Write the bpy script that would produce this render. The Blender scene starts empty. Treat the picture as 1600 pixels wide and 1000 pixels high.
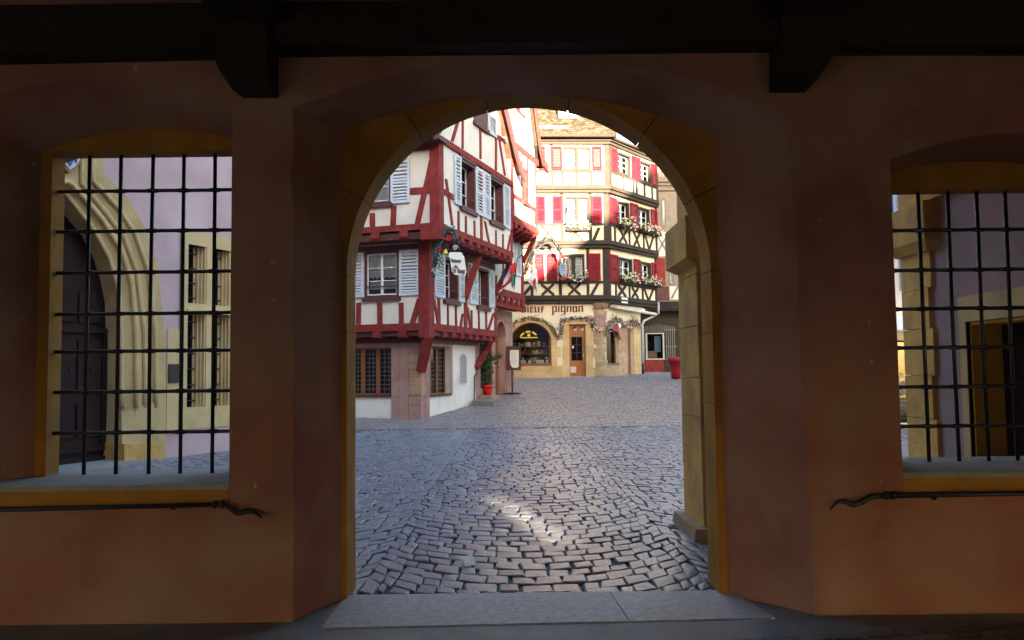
import bpy, math, random
from mathutils import Vector, Matrix
from mathutils.geometry import tessellate_polygon

random.seed(11)
S = bpy.context.scene
COL = S.collection
rad = math.radians

# ------------------------------------------------------------------ camera, sky, sun, exposure
EYE = 1.6
cd = bpy.data.cameras.new('camera')
cd.sensor_width = 36.0
cd.lens = 36.0 * 1300 / 1600
cd.clip_start, cd.clip_end = 0.05, 600
camera = bpy.data.objects.new('camera', cd)
COL.objects.link(camera)
camera.location = (0, 0, EYE)
camera.rotation_euler = (Matrix.Rotation(math.atan(80 / 1300), 4, 'X') @ Matrix.Rotation(rad(90), 4, 'X')
                         @ Matrix.Rotation(-0.012, 4, 'Z')).to_euler()
S.camera = camera

SUN_EL, SUN_AZ = 10.5, 14.0            # low sun, behind the camera and to its right
sun_dir = Vector((math.sin(rad(SUN_AZ)) * math.cos(rad(SUN_EL)), -math.cos(rad(SUN_AZ)) * math.cos(rad(SUN_EL)), math.sin(rad(SUN_EL))))
W = bpy.data.worlds.new('World')
S.world = W
W.use_nodes = True
wn = W.node_tree
bg = wn.nodes['Background']
sky = wn.nodes.new('ShaderNodeTexSky')
sky.sky_type = 'NISHITA'
sky.sun_disc = False
sky.sun_elevation = rad(SUN_EL)
sky.sun_rotation = rad(180 - SUN_AZ)
sky.dust_density = 2.0
wn.links.new(sky.outputs[0], bg.inputs[0])
bg.inputs[1].default_value = 0.06
sl = bpy.data.lights.new('sun', 'SUN')
sl.energy = 4.2
sl.angle = rad(0.5)
sl.color = (1.0, 0.83, 0.58)
sun = bpy.data.objects.new('sun', sl)
COL.objects.link(sun)
sun.rotation_euler = sun_dir.to_track_quat('Z', 'Y').to_euler()
S.view_settings.view_transform = 'Standard'
S.view_settings.look = 'None'
S.view_settings.gamma = 1
S.view_settings.use_curve_mapping = False
S.view_settings.exposure = 4.1
S.cycles.use_denoising = True
S.cycles.max_bounces = 10
S.cycles.diffuse_bounces = 6
S.cycles.glossy_bounces = 4
S.cycles.transparent_max_bounces = 12
S.cycles.caustics_reflective = False
S.cycles.caustics_refractive = False

# ------------------------------------------------------------------ materials
def mat(name, col, rough=.85, var=.14, scale=2.5, bump=.15, bscale=35, spec=.25, metal=0., stain=None, stain_scale=.8,
        stain_lo=.5, stain_hi=.75, islands=0., specks=None):
    m = bpy.data.materials.new(name)
    m.use_nodes = True
    n, l = m.node_tree.nodes, m.node_tree.links
    p = n['Principled BSDF']
    p.inputs['Roughness'].default_value = rough
    p.inputs['Metallic'].default_value = metal
    p.inputs['Specular IOR Level'].default_value = spec
    geo = n.new('ShaderNodeNewGeometry')
    def noise(sc, det=4):
        t = n.new('ShaderNodeTexNoise')
        t.inputs['Scale'].default_value = sc
        t.inputs['Detail'].default_value = det
        l.new(geo.outputs['Position'], t.inputs['Vector'])
        return t.outputs['Fac']
    def ramp(src, a, b, p0, p1):
        r = n.new('ShaderNodeValToRGB')
        r.color_ramp.elements[0].position, r.color_ramp.elements[1].position = p0, p1
        r.color_ramp.elements[0].color, r.color_ramp.elements[1].color = a, b
        l.new(src, r.inputs[0])
        return r.outputs[0]
    def c4(c, k=1): return (min(1, c[0] * k), min(1, c[1] * k), min(1, c[2] * k), 1)
    out = ramp(noise(scale), c4(col, 1 - var), c4(col, 1 + var), .3, .7)
    if stain:
        mx = n.new('ShaderNodeMix'); mx.data_type = 'RGBA'
        f = ramp(noise(stain_scale, 6), (0, 0, 0, 1), (1, 1, 1, 1), stain_lo, stain_hi)
        l.new(f, mx.inputs[0]); l.new(out, mx.inputs[6]); mx.inputs[7].default_value = c4(stain)
        out = mx.outputs[2]
    if specks:
        mx = n.new('ShaderNodeMix'); mx.data_type = 'RGBA'
        f = ramp(noise(specks[1], 8), (0, 0, 0, 1), (1, 1, 1, 1), specks[2], specks[2] + .03)
        l.new(f, mx.inputs[0]); l.new(out, mx.inputs[6]); mx.inputs[7].default_value = c4(specks[0])
        out = mx.outputs[2]
    if islands:
        oi = n.new('ShaderNodeObjectInfo')
        ad = n.new('ShaderNodeMath'); ad.operation = 'ADD'
        l.new(geo.outputs['Random Per Island'], ad.inputs[0]); l.new(oi.outputs['Random'], ad.inputs[1])
        fr = n.new('ShaderNodeMath'); fr.operation = 'FRACT'; l.new(ad.outputs[0], fr.inputs[0])
        mr = n.new('ShaderNodeMapRange'); mr.inputs[3].default_value = 1 - islands; mr.inputs[4].default_value = 1 + islands
        l.new(fr.outputs[0], mr.inputs[0])
        mx = n.new('ShaderNodeMix'); mx.data_type = 'RGBA'; mx.blend_type = 'MULTIPLY'
        mx.inputs[0].default_value = 1
        cb = n.new('ShaderNodeCombineColor')
        for k in range(3): l.new(mr.outputs[0], cb.inputs[k])
        l.new(out, mx.inputs[6]); l.new(cb.outputs[0], mx.inputs[7])
        out = mx.outputs[2]
    l.new(out, p.inputs['Base Color'])
    if bump:
        b = n.new('ShaderNodeBump')
        b.inputs['Strength'].default_value = bump
        b.inputs['Distance'].default_value = .02
        l.new(noise(bscale, 5), b.inputs['Height'])
        l.new(b.outputs[0], p.inputs['Normal'])
    return m

def palette(name, cols, rough=.7, trans=0.):
    """one colour out of a few for every separate leaf or petal"""
    m = bpy.data.materials.new(name)
    m.use_nodes = True
    n, l = m.node_tree.nodes, m.node_tree.links
    p = n['Principled BSDF']
    p.inputs['Roughness'].default_value = rough
    p.inputs['Specular IOR Level'].default_value = .2
    geo = n.new('ShaderNodeNewGeometry')
    r = n.new('ShaderNodeValToRGB')
    r.color_ramp.interpolation = 'CONSTANT'
    while len(r.color_ramp.elements) < len(cols): r.color_ramp.elements.new(.5)
    for i, c in enumerate(cols):
        r.color_ramp.elements[i].position = i / len(cols)
        r.color_ramp.elements[i].color = (*c, 1)
    l.new(geo.outputs['Random Per Island'], r.inputs[0])
    l.new(r.outputs[0], p.inputs['Base Color'])
    return m

def glass_mat(name, tint=(.75, .8, .82), see=.75):
    m = bpy.data.materials.new(name)
    m.use_nodes = True
    n, l = m.node_tree.nodes, m.node_tree.links
    n.remove(n['Principled BSDF'])
    o = n['Material Output']
    fr = n.new('ShaderNodeFresnel'); fr.inputs[0].default_value = 1.55
    tr = n.new('ShaderNodeBsdfTransparent'); tr.inputs[0].default_value = (*[c * see for c in tint], 1)
    gl = n.new('ShaderNodeBsdfGlossy'); gl.inputs['Roughness'].default_value = .03
    geo = n.new('ShaderNodeNewGeometry')
    ns = n.new('ShaderNodeTexNoise'); ns.inputs['Scale'].default_value = 3.0
    l.new(geo.outputs['Position'], ns.inputs['Vector'])
    bp = n.new('ShaderNodeBump'); bp.inputs['Strength'].default_value = .25; bp.inputs['Distance'].default_value = .01
    l.new(ns.outputs[0], bp.inputs['Height']); l.new(bp.outputs[0], gl.inputs['Normal'])
    mx = n.new('ShaderNodeMixShader')
    l.new(fr.outputs[0], mx.inputs[0]); l.new(tr.outputs[0], mx.inputs[1]); l.new(gl.outputs[0], mx.inputs[2])
    l.new(mx.outputs[0], o.inputs[0])
    return m

M = dict(
    terracotta=mat('terracotta_plaster', (.315, .15, .115), .92, .2, 1.6, .55, 7, .12, stain=(.37, .25, .20), stain_scale=1.3, stain_lo=.42, stain_hi=.72, specks=((.50, .38, .32), 9, .715)),
    ochre=mat('ochre_stone', (.38, .19, .038), .88, .2, 3, .4, 18, .15, stain=(.30, .18, .075), stain_scale=4),
    grey_stone=mat('grey_stone', (.30, .30, .29), .75, .12, 6, .2, 60, .3),
    sandstone=mat('yellow_sandstone', (.64, .39, .12), .9, .2, 2.2, .6, 22, .12, stain=(.44, .29, .13), stain_scale=2.5, islands=.1),
    wood_dark=mat('old_dark_wood', (.022, .014, .011), .75, .3, 5, .3, 30, .2),
    iron=mat('black_iron', (.018, .018, .022), .45, .2, 10, .2, 60, .5, metal=.3),
    slab=mat('granite_slab', (.37, .37, .385), .62, .2, 22, .4, 120, .35, islands=.05),
    floor=mat('hall_floor', (.26, .25, .255), .75, .2, 3, .3, 60, .25),
    floor_brick=mat('floor_brick', (.20, .14, .12), .75, .2, 5, .3, 50, .25, islands=.25),
    mortar=mat('sandy_joint', (.13, .125, .12), .95, .3, 8, .4, 60, .1),
    cobble=mat('blue_grey_cobble', (.185, .20, .24), .3, .2, 9, .35, 42, .25, islands=.16),
    cobble_far=mat('pinkish_cobble', (.235, .215, .22), .48, .14, 6, .35, 40, .35, islands=.14),
    gutter=mat('gutter_stone', (.28, .29, .32), .45, .1, 3, .2, 30, .5, islands=.1),
    plaster=mat('white_plaster', (.67, .64, .58), .9, .06, 1.5, .15, 22, .12, stain=(.57, .53, .46), stain_scale=1.1, stain_lo=.5, stain_hi=.85),
    plaster_low=mat('weathered_white_plaster', (.70, .69, .66), .9, .08, 1.5, .2, 18, .15, stain=(.5, .46, .44), stain_scale=1.4, stain_lo=.55, stain_hi=.8),
    timber=mat('oxblood_timber', (.20, .032, .03), .8, .22, 5, .35, 30, .12, stain=(.26, .06, .05), stain_scale=3.5, stain_lo=.55, stain_hi=.8),
    maroon=mat('maroon_joinery', (.085, .03, .032), .65, .15, 4, .15, 40, .3),
    shutter=mat('pale_blue_shutter', (.52, .58, .66), .7, .06, 4, .05, 40, .15),
    white_paint=mat('white_window_paint', (.72, .74, .76), .5, .04, 4, .05, 40, .3),
    lace=mat('lace_curtain', (.78, .80, .80), .95, .12, 30, .3, 60, .1),
    pink_stone=mat('pink_sandstone', (.34, .205, .18), .9, .16, 3, .4, 25, .15, stain=(.38, .27, .22), stain_scale=2, islands=.1),
    tan_stone=mat('orange_sandstone', (.38, .235, .15), .9, .2, 4, .5, 25, .15, stain=(.40, .26, .20), stain_scale=4),
    brown_wood=mat('warm_brown_wood', (.20, .075, .035), .6, .15, 5, .15, 40, .3),
    room=mat('dark_room', (.02, .018, .018), .9, .1, 2, 0, 30, .1),  # near-black stands in for the unlit rooms behind the glass
    roof_tile=mat('old_roof_tile', (.055, .043, .03), .85, .25, 6, .2, 40, .15, islands=.5),
    roof_dark=mat('brown_roof', (.10, .05, .035), .85, .2, 3, .3, 20, .15),
    cream=mat('cream_plaster', (.72, .64, .48), .9, .05, 1.5, .12, 25, .15),
    brown_timber=mat('dark_brown_timber', (.037, .029, .023), .75, .18, 4, .25, 40, .2),
    crimson=mat('crimson_shutter', (.215, .014, .028), .65, .06, 4, .05, 40, .06),
    shop_stone=mat('yellow_shop_stone', (.53, .38, .19), .9, .14, 2.5, .35, 22, .15, islands=.08),
    rough_stone=mat('rough_quoin_stone', (.40, .29, .17), .95, .22, 5, .7, 16, .1, stain=(.36, .25, .22), stain_scale=3, islands=.15),
    door_wood=mat('orange_door_wood', (.33, .115, .03), .5, .12, 5, .1, 40, .35),
    letter=mat('maroon_letter_paint', (.15, .03, .025), .7, .05, 4, 0),
    gold=mat('gold_letter', (.62, .48, .08), .4, .05, 4, 0, metal=.3),
    red_plastic=mat('red_plastic', (.62, .02, .015), .4, .05, 4, 0, spec=.4),
    dark_red=mat('dark_red_planter', (.33, .010, .022), .45, .05, 4, 0, spec=.4),
    mauve_shade=mat('shaded_mauve_plaster', (.36, .26, .28), .92, .1, 1.4, .25, 14, .12, stain=(.40, .31, .31)),  # mauve plaster with the shade of the covered passage put into its colour
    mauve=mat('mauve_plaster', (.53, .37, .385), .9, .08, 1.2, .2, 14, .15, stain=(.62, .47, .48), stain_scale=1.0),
    gold_stone=mat('golden_carved_stone', (.60, .45, .23), .85, .1, 2.2, .25, 25, .2, stain=(.47, .34, .17), stain_scale=2.0),
    gate=mat('dark_gate_wood', (.03, .017, .018), .7, .15, 4, .2, 30, .12),
    zinc=mat('white_pipe', (.46, .47, .46), .5, .05, 4, 0, spec=.4),
    awning=mat('folded_awning', (.60, .55, .47), .8, .05, 4, .05),
    grey_wood=mat('grey_weathered_wood', (.21, .185, .165), .8, .15, 4, .2),
    old_reveal=mat('old_grey_reveal', (.20, .185, .16), .9, .25, 7, .6, 30, .1),
    ochre_lit=mat('ochre_lit', (.72, .40, .08), .85, .12, 3, .2, 20, .15),  # brighter ochre, the light on the door reveal put into its colour
    lead=mat('dull_lead', (.13, .12, .11), .6, .1, 6, 0),
    grey_bar=mat('grey_window_bar', (.22, .205, .18), .6, .1, 6, 0),
    black=mat('black_paint', (.012, .012, .014), .4, .1, 4, 0, spec=.4),
    paper=mat('white_paper', (.74, .76, .70), .7, .03, 4, 0),
    teal=mat('dark_teal_iron', (.02, .075, .075), .5, .3, 12, .1, spec=.4),
    red_accent=mat('red_paint_accent', (.38, .03, .03), .5, .1, 6, 0),
    flag_red=mat('red_cloth', (.6, .03, .03), .8, .05, 4, .05),
    flag_white=mat('white_cloth', (.74, .74, .74), .8, .05, 4, .05),
    flag_blue=mat('blue_cloth', (.05, .09, .35), .8, .05, 4, .05),
    flag_green=mat('green_cloth', (.03, .17, .13), .8, .05, 4, .05),
    yellow=mat('yellow_paint', (.75, .52, .05), .6, .05, 4, 0),
    blue_shutter=mat('blue_grey_shutter', (.22, .33, .45), .6, .05, 4, 0),
    glass=glass_mat('window_glass', (.9, .93, .94), .97),
    glass_dark=glass_mat('dark_glass', (.5, .55, .5), .6),
    leaves=palette('leaf_green', [(.035, .075, .02), (.06, .11, .03), (.04, .09, .035), (.09, .13, .05)]),
    petals_mixed=palette('mixed_petals', [(.55, .05, .1), (.75, .4, .45), (.7, .35, .08), (.08, .12, .03), (.75, .7, .6), (.1, .14, .04)]),
    petals_pink=palette('pink_petals', [(.5, .25, .3), (.62, .42, .45), (.4, .16, .2), (.55, .4, .36), (.10, .12, .05)]),
    petals_pale=palette('pale_petals', [(.75, .72, .62), (.7, .45, .5), (.7, .66, .3), (.8, .78, .75)]),
    wares=palette('shop_wares', [(.3, .06, .05), (.45, .4, .33), (.12, .1, .08), (.06, .1, .12), (.5, .3, .12), (.6, .58, .55), (.05, .04, .04)]),
)

# ------------------------------------------------------------------ mesh building
WORLD = {}                                  # where each root stands

def base_of(o):
    while o is not None:
        if o.name in WORLD: return WORLD[o.name]
        o = o.parent
    return Vector((0, 0, 0))

class MB:
    def __init__(s): s.v, s.f = [], []
    def add(s, vs, fs):
        k = len(s.v)
        s.v += [tuple(p) for p in vs]
        s.f += [tuple(i + k for i in q) for q in fs]
        return s
    def hexa(s, a, b):
        """solid between two quads (lists of four points)"""
        return s.add(list(a) + list(b), [(0, 1, 2, 3), (7, 6, 5, 4), (0, 4, 5, 1), (1, 5, 6, 2), (2, 6, 7, 3), (3, 7, 4, 0)])
    def box(s, x0, y0, z0, x1, y1, z1):
        return s.hexa([(x0, y0, z0), (x1, y0, z0), (x1, y1, z0), (x0, y1, z0)], [(x0, y0, z1), (x1, y0, z1), (x1, y1, z1), (x0, y1, z1)])
    def loft(s, a, b, caps=True):
        n = len(a)
        fs = [(i, (i + 1) % n, n + (i + 1) % n, n + i) for i in range(n)]
        if caps: fs += [tuple(range(n))[::-1], tuple(range(n, 2 * n))]
        return s.add(list(a) + list(b), fs)
    def strip(s, a, b):
        n = len(a)
        return s.add(list(a) + list(b), [(i, i + 1, n + i + 1, n + i) for i in range(n - 1)])
    def tube(s, pts, r, seg=6, caps=True):
        pts = [Vector(p) for p in pts]
        rr = r if isinstance(r, (list, tuple)) else [r] * len(pts)
        rings = []
        up = None
        for i, p in enumerate(pts):
            d = (pts[min(i + 1, len(pts) - 1)] - pts[max(i - 1, 0)]).normalized()
            if up is None:
                up = d.orthogonal().normalized()
            up = (up - d * up.dot(d)).normalized()
            w = d.cross(up)
            rings.append([p + (up * math.cos(2 * math.pi * k / seg) + w * math.sin(2 * math.pi * k / seg)) * rr[i] for k in range(seg)])
        k0 = len(s.v)
        for r_ in rings: s.v += [tuple(p) for p in r_]
        for i in range(len(rings) - 1):
            for k in range(seg):
                a, b = k0 + i * seg + k, k0 + i * seg + (k + 1) % seg
                s.f.append((a, b, b + seg, a + seg))
        if caps:
            s.f.append(tuple(k0 + k for k in range(seg))[::-1])
            s.f.append(tuple(k0 + (len(rings) - 1) * seg + k for k in range(seg)))
        return s
    def lathe(s, c, prof, seg=14):
        c = Vector(c)
        k0 = len(s.v)
        for r, z in prof:
            for k in range(seg):
                a = 2 * math.pi * k / seg
                s.v.append((c.x + r * math.cos(a), c.y + r * math.sin(a), c.z + z))
        for i in range(len(prof) - 1):
            for k in range(seg):
                a, b = k0 + i * seg + k, k0 + i * seg + (k + 1) % seg
                s.f.append((a, b, b + seg, a + seg))
        s.f.append(tuple(k0 + k for k in range(seg))[::-1])
        s.f.append(tuple(k0 + (len(prof) - 1) * seg + k for k in range(seg)))
        return s
    def plate(s, outer, holes, fn, back_fn=None):
        """flat sheet with holes: outer / holes are 2-D loops, fn maps (u,z) to 3-D"""
        loops = [[Vector((u, z, 0)) for u, z in lp] for lp in [outer] + holes]
        flat = [p for lp in loops for p in lp]
        tris = tessellate_polygon(loops)
        s.add([fn(p.x, p.y) for p in flat], [tuple(t) for t in tris])
        return s

def finish(o, name, mb, m, parent, smooth):
    b = base_of(parent)
    me = bpy.data.meshes.new(name)
    me.from_pydata([(x - b.x, y - b.y, z - b.z) for x, y, z in mb.v], [], mb.f)
    me.update()
    me.materials.append(m)
    bm_fix(me)
    if smooth: me.shade_smooth()
    return me

import bmesh
def bm_fix(me):
    b = bmesh.new(); b.from_mesh(me)
    bmesh.ops.recalc_face_normals(b, faces=b.faces)
    b.to_mesh(me); b.free()

def obj(name, mb, m, parent=None, smooth=False, **props):
    me = finish(None, name, mb, M[m] if isinstance(m, str) else m, parent, smooth)
    o = bpy.data.objects.new(name, me)
    COL.objects.link(o)
    o.parent = parent
    for k, v in props.items(): o[k] = v
    return o

def inst(name, me, parent, loc, rot=None):
    o = bpy.data.objects.new(name, me)
    COL.objects.link(o)
    o.parent = parent
    o.location = Vector(loc) - base_of(parent)
    if rot is not None: o.rotation_euler = rot
    return o

def thing(name, label, cat, loc, group=None):
    o = bpy.data.objects.new(name, None)
    o.empty_display_size = .2
    COL.objects.link(o)
    o.location = loc
    WORLD[o.name] = Vector(loc)
    o['label'], o['category'] = label, cat
    if group: o['group'] = group
    return o

class Frame:
    """a vertical facade plane: u runs along it, z is height, o stands out of it"""
    def __init__(s, o, d, n): s.o, s.d, s.n = o, d, n
    def p(s, u, z, o=0.): return Vector((s.o[0] + s.d[0] * u + s.n[0] * o, s.o[1] + s.d[1] * u + s.n[1] * o, z))
    def prism(s, mb, poly, o0, o1):
        return mb.loft([s.p(u, z, o0) for u, z in poly], [s.p(u, z, o1) for u, z in poly])
    def rect(s, mb, u0, z0, u1, z1, o0, o1):
        return s.prism(mb, [(u0, z0), (u1, z0), (u1, z1), (u0, z1)], o0, o1)
    def beam(s, mb, a, b, w, o0, o1):
        du, dz = b[0] - a[0], b[1] - a[1]
        if abs(dz) > abs(du):
            h = w / 2 * math.hypot(du, dz) / max(abs(dz), 1e-6)
            poly = [(a[0] - h, a[1]), (a[0] + h, a[1]), (b[0] + h, b[1]), (b[0] - h, b[1])]
        else:
            h = w / 2 * math.hypot(du, dz) / max(abs(du), 1e-6)
            poly = [(a[0], a[1] - h), (b[0], b[1] - h), (b[0], b[1] + h), (a[0], a[1] + h)]
        return s.prism(mb, poly, o0, o1)
    def wall(s, mb, u0, z0, u1, z1, holes, t=.25):
        """solid wall with rectangular openings (u0,z0,u1,z1)"""
        us = sorted({u0, u1} | {min(max(h[k], u0), u1) for h in holes for k in (0, 2)})
        zs = sorted({z0, z1} | {min(max(h[k], z0), z1) for h in holes for k in (1, 3)})
        def solid(i, j):
            if i < 0 or j < 0 or i >= len(us) - 1 or j >= len(zs) - 1: return False
            cu, cz = (us[i] + us[i + 1]) / 2, (zs[j] + zs[j + 1]) / 2
            return not any(h[0] < cu < h[2] and h[1] < cz < h[3] for h in holes)
        for i in range(len(us) - 1):
            for j in range(len(zs) - 1):
                if not solid(i, j): continue
                a, b, c, d = us[i], us[i + 1], zs[j], zs[j + 1]
                P = lambda u, z, o: s.p(u, z, o)
                mb.add([P(a, c, 0), P(b, c, 0), P(b, d, 0), P(a, d, 0)], [(0, 1, 2, 3)])
                mb.add([P(a, c, -t), P(b, c, -t), P(b, d, -t), P(a, d, -t)], [(3, 2, 1, 0)])
                if not solid(i - 1, j): mb.add([P(a, c, 0), P(a, d, 0), P(a, d, -t), P(a, c, -t)], [(0, 1, 2, 3)])
                if not solid(i + 1, j): mb.add([P(b, c, 0), P(b, d, 0), P(b, d, -t), P(b, c, -t)], [(3, 2, 1, 0)])
                if not solid(i, j - 1): mb.add([P(a, c, 0), P(b, c, 0), P(b, c, -t), P(a, c, -t)], [(3, 2, 1, 0)])
                if not solid(i, j + 1): mb.add([P(a, d, 0), P(b, d, 0), P(b, d, -t), P(a, d, -t)], [(0, 1, 2, 3)])
        return mb

def arc3(p, q, apex, n):
    """points of the circular arc p -> apex -> q"""
    ax, ay = p; bx, by = apex; cx, cy = q
    d = 2 * (ax * (by - cy) + bx * (cy - ay) + cx * (ay - by))
    ux = ((ax*ax + ay*ay) * (by - cy) + (bx*bx + by*by) * (cy - ay) + (cx*cx + cy*cy) * (ay - by)) / d
    uy = ((ax*ax + ay*ay) * (cx - bx) + (bx*bx + by*by) * (ax - cx) + (cx*cx + cy*cy) * (bx - ax)) / d
    r = math.hypot(ax - ux, ay - uy)
    a0, a1 = math.atan2(ay - uy, ax - ux), math.atan2(cy - uy, cx - ux)
    a0 += 2 * math.pi if a0 < -math.pi / 2 else 0; a1 += 2 * math.pi if a1 < -math.pi / 2 else 0
    return [(ux + r * math.cos(a0 + (a1 - a0) * k / n), uy + r * math.sin(a0 + (a1 - a0) * k / n)) for k in range(n + 1)]

def gz(y):
    """height of the square: level near the arcade, rising towards the far houses"""
    t = [(-50, 0), (20, 0), (22, .03), (25, .2), (28, .40), (31, .62), (34, .92), (38, 1.3), (44, 1.5), (400, 1.5)]
    for (a, b), (c, d) in zip(t, t[1:]):
        if y <= c: return b + (d - b) * (y - a) / (c - a)

# facade planes: house on the corner (left and right face, storey 0-2), shop house (front and right face), mauve building
HL = [Frame((-2.7700,25.0000),(-0.95460,0.29788),(-0.29788,-0.95460)), Frame((-2.4788,24.4231),(-0.95460,0.29788),(-0.29788,-0.95460)), Frame((-2.0907,23.6539),(-0.95460,0.29788),(-0.29788,-0.95460))]
HR = [Frame((-2.7700,25.0000),(0.32701,0.94502),(0.94502,-0.32701)), Frame((-2.4788,24.4231),(0.32701,0.94502),(0.94502,-0.32701)), Frame((-2.0907,23.6539),(0.32701,0.94502),(0.94502,-0.32701))]
PF = [Frame((4.3300,38.0000),(-0.99875,-0.04994),(0.04994,-0.99875)), Frame((4.3912,37.8829),(-0.99875,-0.04994),(0.04994,-0.99875)), Frame((4.4524,37.7658),(-0.99875,-0.04994),(0.04994,-0.99875)), Frame((4.5136,37.6487),(-0.99875,-0.04994),(0.04994,-0.99875))]
PR = [Frame((4.0304,37.9850),(0.61116,0.79151),(0.79151,-0.61116)), Frame((4.3912,37.8829),(0.61116,0.79151),(0.79151,-0.61116)), Frame((4.4524,37.7658),(0.61116,0.79151),(0.79151,-0.61116)), Frame((4.5136,37.6487),(0.61116,0.79151),(0.79151,-0.61116))]
MBF = Frame((-7.3000,15.0000),(0.42020,0.90743),(0.90743,-0.42020))
NBF = Frame((0.0000,44.0000),(1.00000,0.00000),(0.00000,-1.00000))
ALF = Frame((0.0000,43.0000),(1.00000,0.00000),(0.00000,-1.00000))

# ------------------------------------------------------------------ the square and its cobbles
ys = [6.0, 20, 22, 25, 28, 31, 34, 38, 44, 70, 220]
g = MB().strip([(-120, y, gz(y) - .024) for y in ys], [(120, y, gz(y) - .024) for y in ys])
square = obj('square', g, 'mortar', kind='structure')

def stone(mb, q, r, gap=.007, tilt=.0028):
    """one cobble: four plan corners, chamfered and slightly domed"""
    cx, cy = sum(p[0] for p in q) / 4, sum(p[1] for p in q) / 4
    size = min(math.hypot(q[0][0] - q[1][0], q[0][1] - q[1][1]), math.hypot(q[1][0] - q[2][0], q[1][1] - q[2][1]))
    if size < .05: return False
    h = r.gauss(0, .003)
    tx, ty = r.gauss(0, tilt) / .1, r.gauss(0, tilt) / .1
    def ring(inset, dz, k):
        f = 1 - inset / (size / 2)
        out = []
        for p in q:
            x, y = cx + (p[0] - cx) * f, cy + (p[1] - cy) * f
            out.append((x, y, gz(y) + dz + h + k * ((x - cx) * tx + (y - cy) * ty)))
        return out
    n0 = len(mb.v)
    mb.v += ring(gap, -.05, 0) + ring(gap, -.009, 1) + ring(gap + .010, 0, 1) + [(cx, cy, gz(cy) + h + .004)]
    for i in range(4):
        j = (i + 1) % 4
        mb.f += [(n0 + i, n0 + j, n0 + 4 + j, n0 + 4 + i), (n0 + 4 + i, n0 + 4 + j, n0 + 8 + j, n0 + 8 + i), (n0 + 8 + i, n0 + 8 + j, n0 + 12)]
    return True

def quads():
    """plan corners of every cobble: arcs on the level part, straight courses on the slope"""
    r = random.Random(5)
    Wd, R, s = 2.6, 1.52, .225
    tm = math.asin(Wd / 2 / R)
    for k in range(-6, 7):
        cx = .15 + k * Wd
        for j in range(-9, 84):
            yb = 5.95 + j * s + (k % 2) * .07
            n = round(2 * tm * R / r.uniform(.185, .215))
            cuts = [-1 + 2 * i / n + (r.uniform(-.42, .42) / n if 0 < i < n else 0) for i in range(n + 1)]
            def pt(t, row):
                a = t * tm
                dx = R * math.sin(a)
                return (cx + dx, yb + row * s + R * (1 - math.cos(a)) - .25)
            for i in range(n):
                q = [pt(cuts[i], 0), pt(cuts[i + 1], 0), pt(cuts[i + 1], 1), pt(cuts[i], 1)]
                q = [(x + r.gauss(0, .011), y + r.gauss(0, .011)) for x, y in q]
                yield q, 0, r
    y = 22.78
    while y < 43:
        d = r.uniform(.15, .175)
        x = -9.5 + r.uniform(0, .2)
        while x < 10.5:
            w = r.uniform(.14, .22)
            q = [(x, y), (x + w, y), (x + w, y + d), (x, y + d)]
            x += w
            yield [(a + r.gauss(0, .008), b + r.gauss(0, .008)) for a, b in q], 1, r
        y += d

near, far0, far1 = [], MB(), MB()
for q, zone, r in quads():
    cx, cy = sum(p[0] for p in q) / 4, sum(p[1] for p in q) / 4
    if zone == 0:
        if max(p[1] for p in q) < 6.15: continue
        q = [(x, max(y, 6.098)) for x, y in q]                     # setts cut along the threshold
        cy = sum(p[1] for p in q) / 4
        if cy > 22.55 or abs(cx) > .68 * cy + .4: continue
        if 4.3 < cx < 8.8 and cy < 9.3: continue
        if cx > 1.66 and 7.75 < cy < 8.75 and cx < 3: continue
        if -7.3 + (cy - 15) * .463 > cx + .05: continue            # under the mauve building
        if cy < 11 and -.235 * cy + .2 < cx < .26 * cy - .1: near.append((cy, q)); continue
        stone(far0, q, r)
    else:
        if cy < 33.6 and cx < -2.5 + .346 * (cy - 25) - .35 and cy > 25.6 + (-2.77 - cx) * .31: continue
        stone(far1, q, r)
near.sort(key=lambda t: t[0])
rr = random.Random(8)
for cy, q in near:
    if near.index((cy, q)) < 300:
        b = MB()
        if stone(b, q, rr):
            me = bpy.data.meshes.new('cobble')
            c = (sum(p[0] for p in q) / 4, cy, 0)
            me.from_pydata([(x - c[0], y - c[1], z) for x, y, z in b.v], [], b.f); me.update(); me.materials.append(M['cobble'])
            inst('cobble', me, square, c)
    else:
        stone(far0, q, rr)
def raw(name, mb, m, parent, **props):
    me = bpy.data.meshes.new(name)
    me.from_pydata(mb.v, [], mb.f); me.update(); me.materials.append(M[m])
    o = bpy.data.objects.new(name, me); COL.objects.link(o); o.parent = parent
    for k, v in props.items(): o[k] = v
    return o
raw('arc_cobbles', far0, 'cobble', square, kind='stuff')
raw('course_cobbles', far1, 'cobble_far', square, kind='stuff')

# ------------------------------------------------------------------ the dark hall: floor
f = MB().box(-16, -9, -.12, 16, 5.5, -.004)
f.box(-16, 5.5, -.12, 16, 6.09, -.004)
floor = obj('floor', f, 'floor', kind='structure')
obj('street', MB().box(-60, -120, -.3, 60, -9.01, -.02), 'cobble_far', kind='structure')
XF = [(-1.46, 5.33), (.92, 5.40), (2.06, 5.47)]
def slab_between(x0, x1, xr0, xr1):
    y0 = 5.39 + (x0 - .3) * .035; y1 = 5.39 + (x1 - .3) * .035
    return MB().hexa([(x0, y0, -.08), (x1, y1, -.08), (xr1, 6.085, -.08), (xr0, 6.085, -.08)], [(x0, y0, .006), (x1, y1, .006), (xr1, 6.085, .012), (xr0, 6.085, .012)])
obj('threshold_slab', slab_between(-1.22, .72, -1.22, .675), 'slab', floor)
obj('threshold_slab', slab_between(.728, 1.66, .683, 1.55), 'slab', floor)
r = random.Random(3)
n = 0
BA = .14                                     # the brick paving inside runs slightly askew
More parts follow.
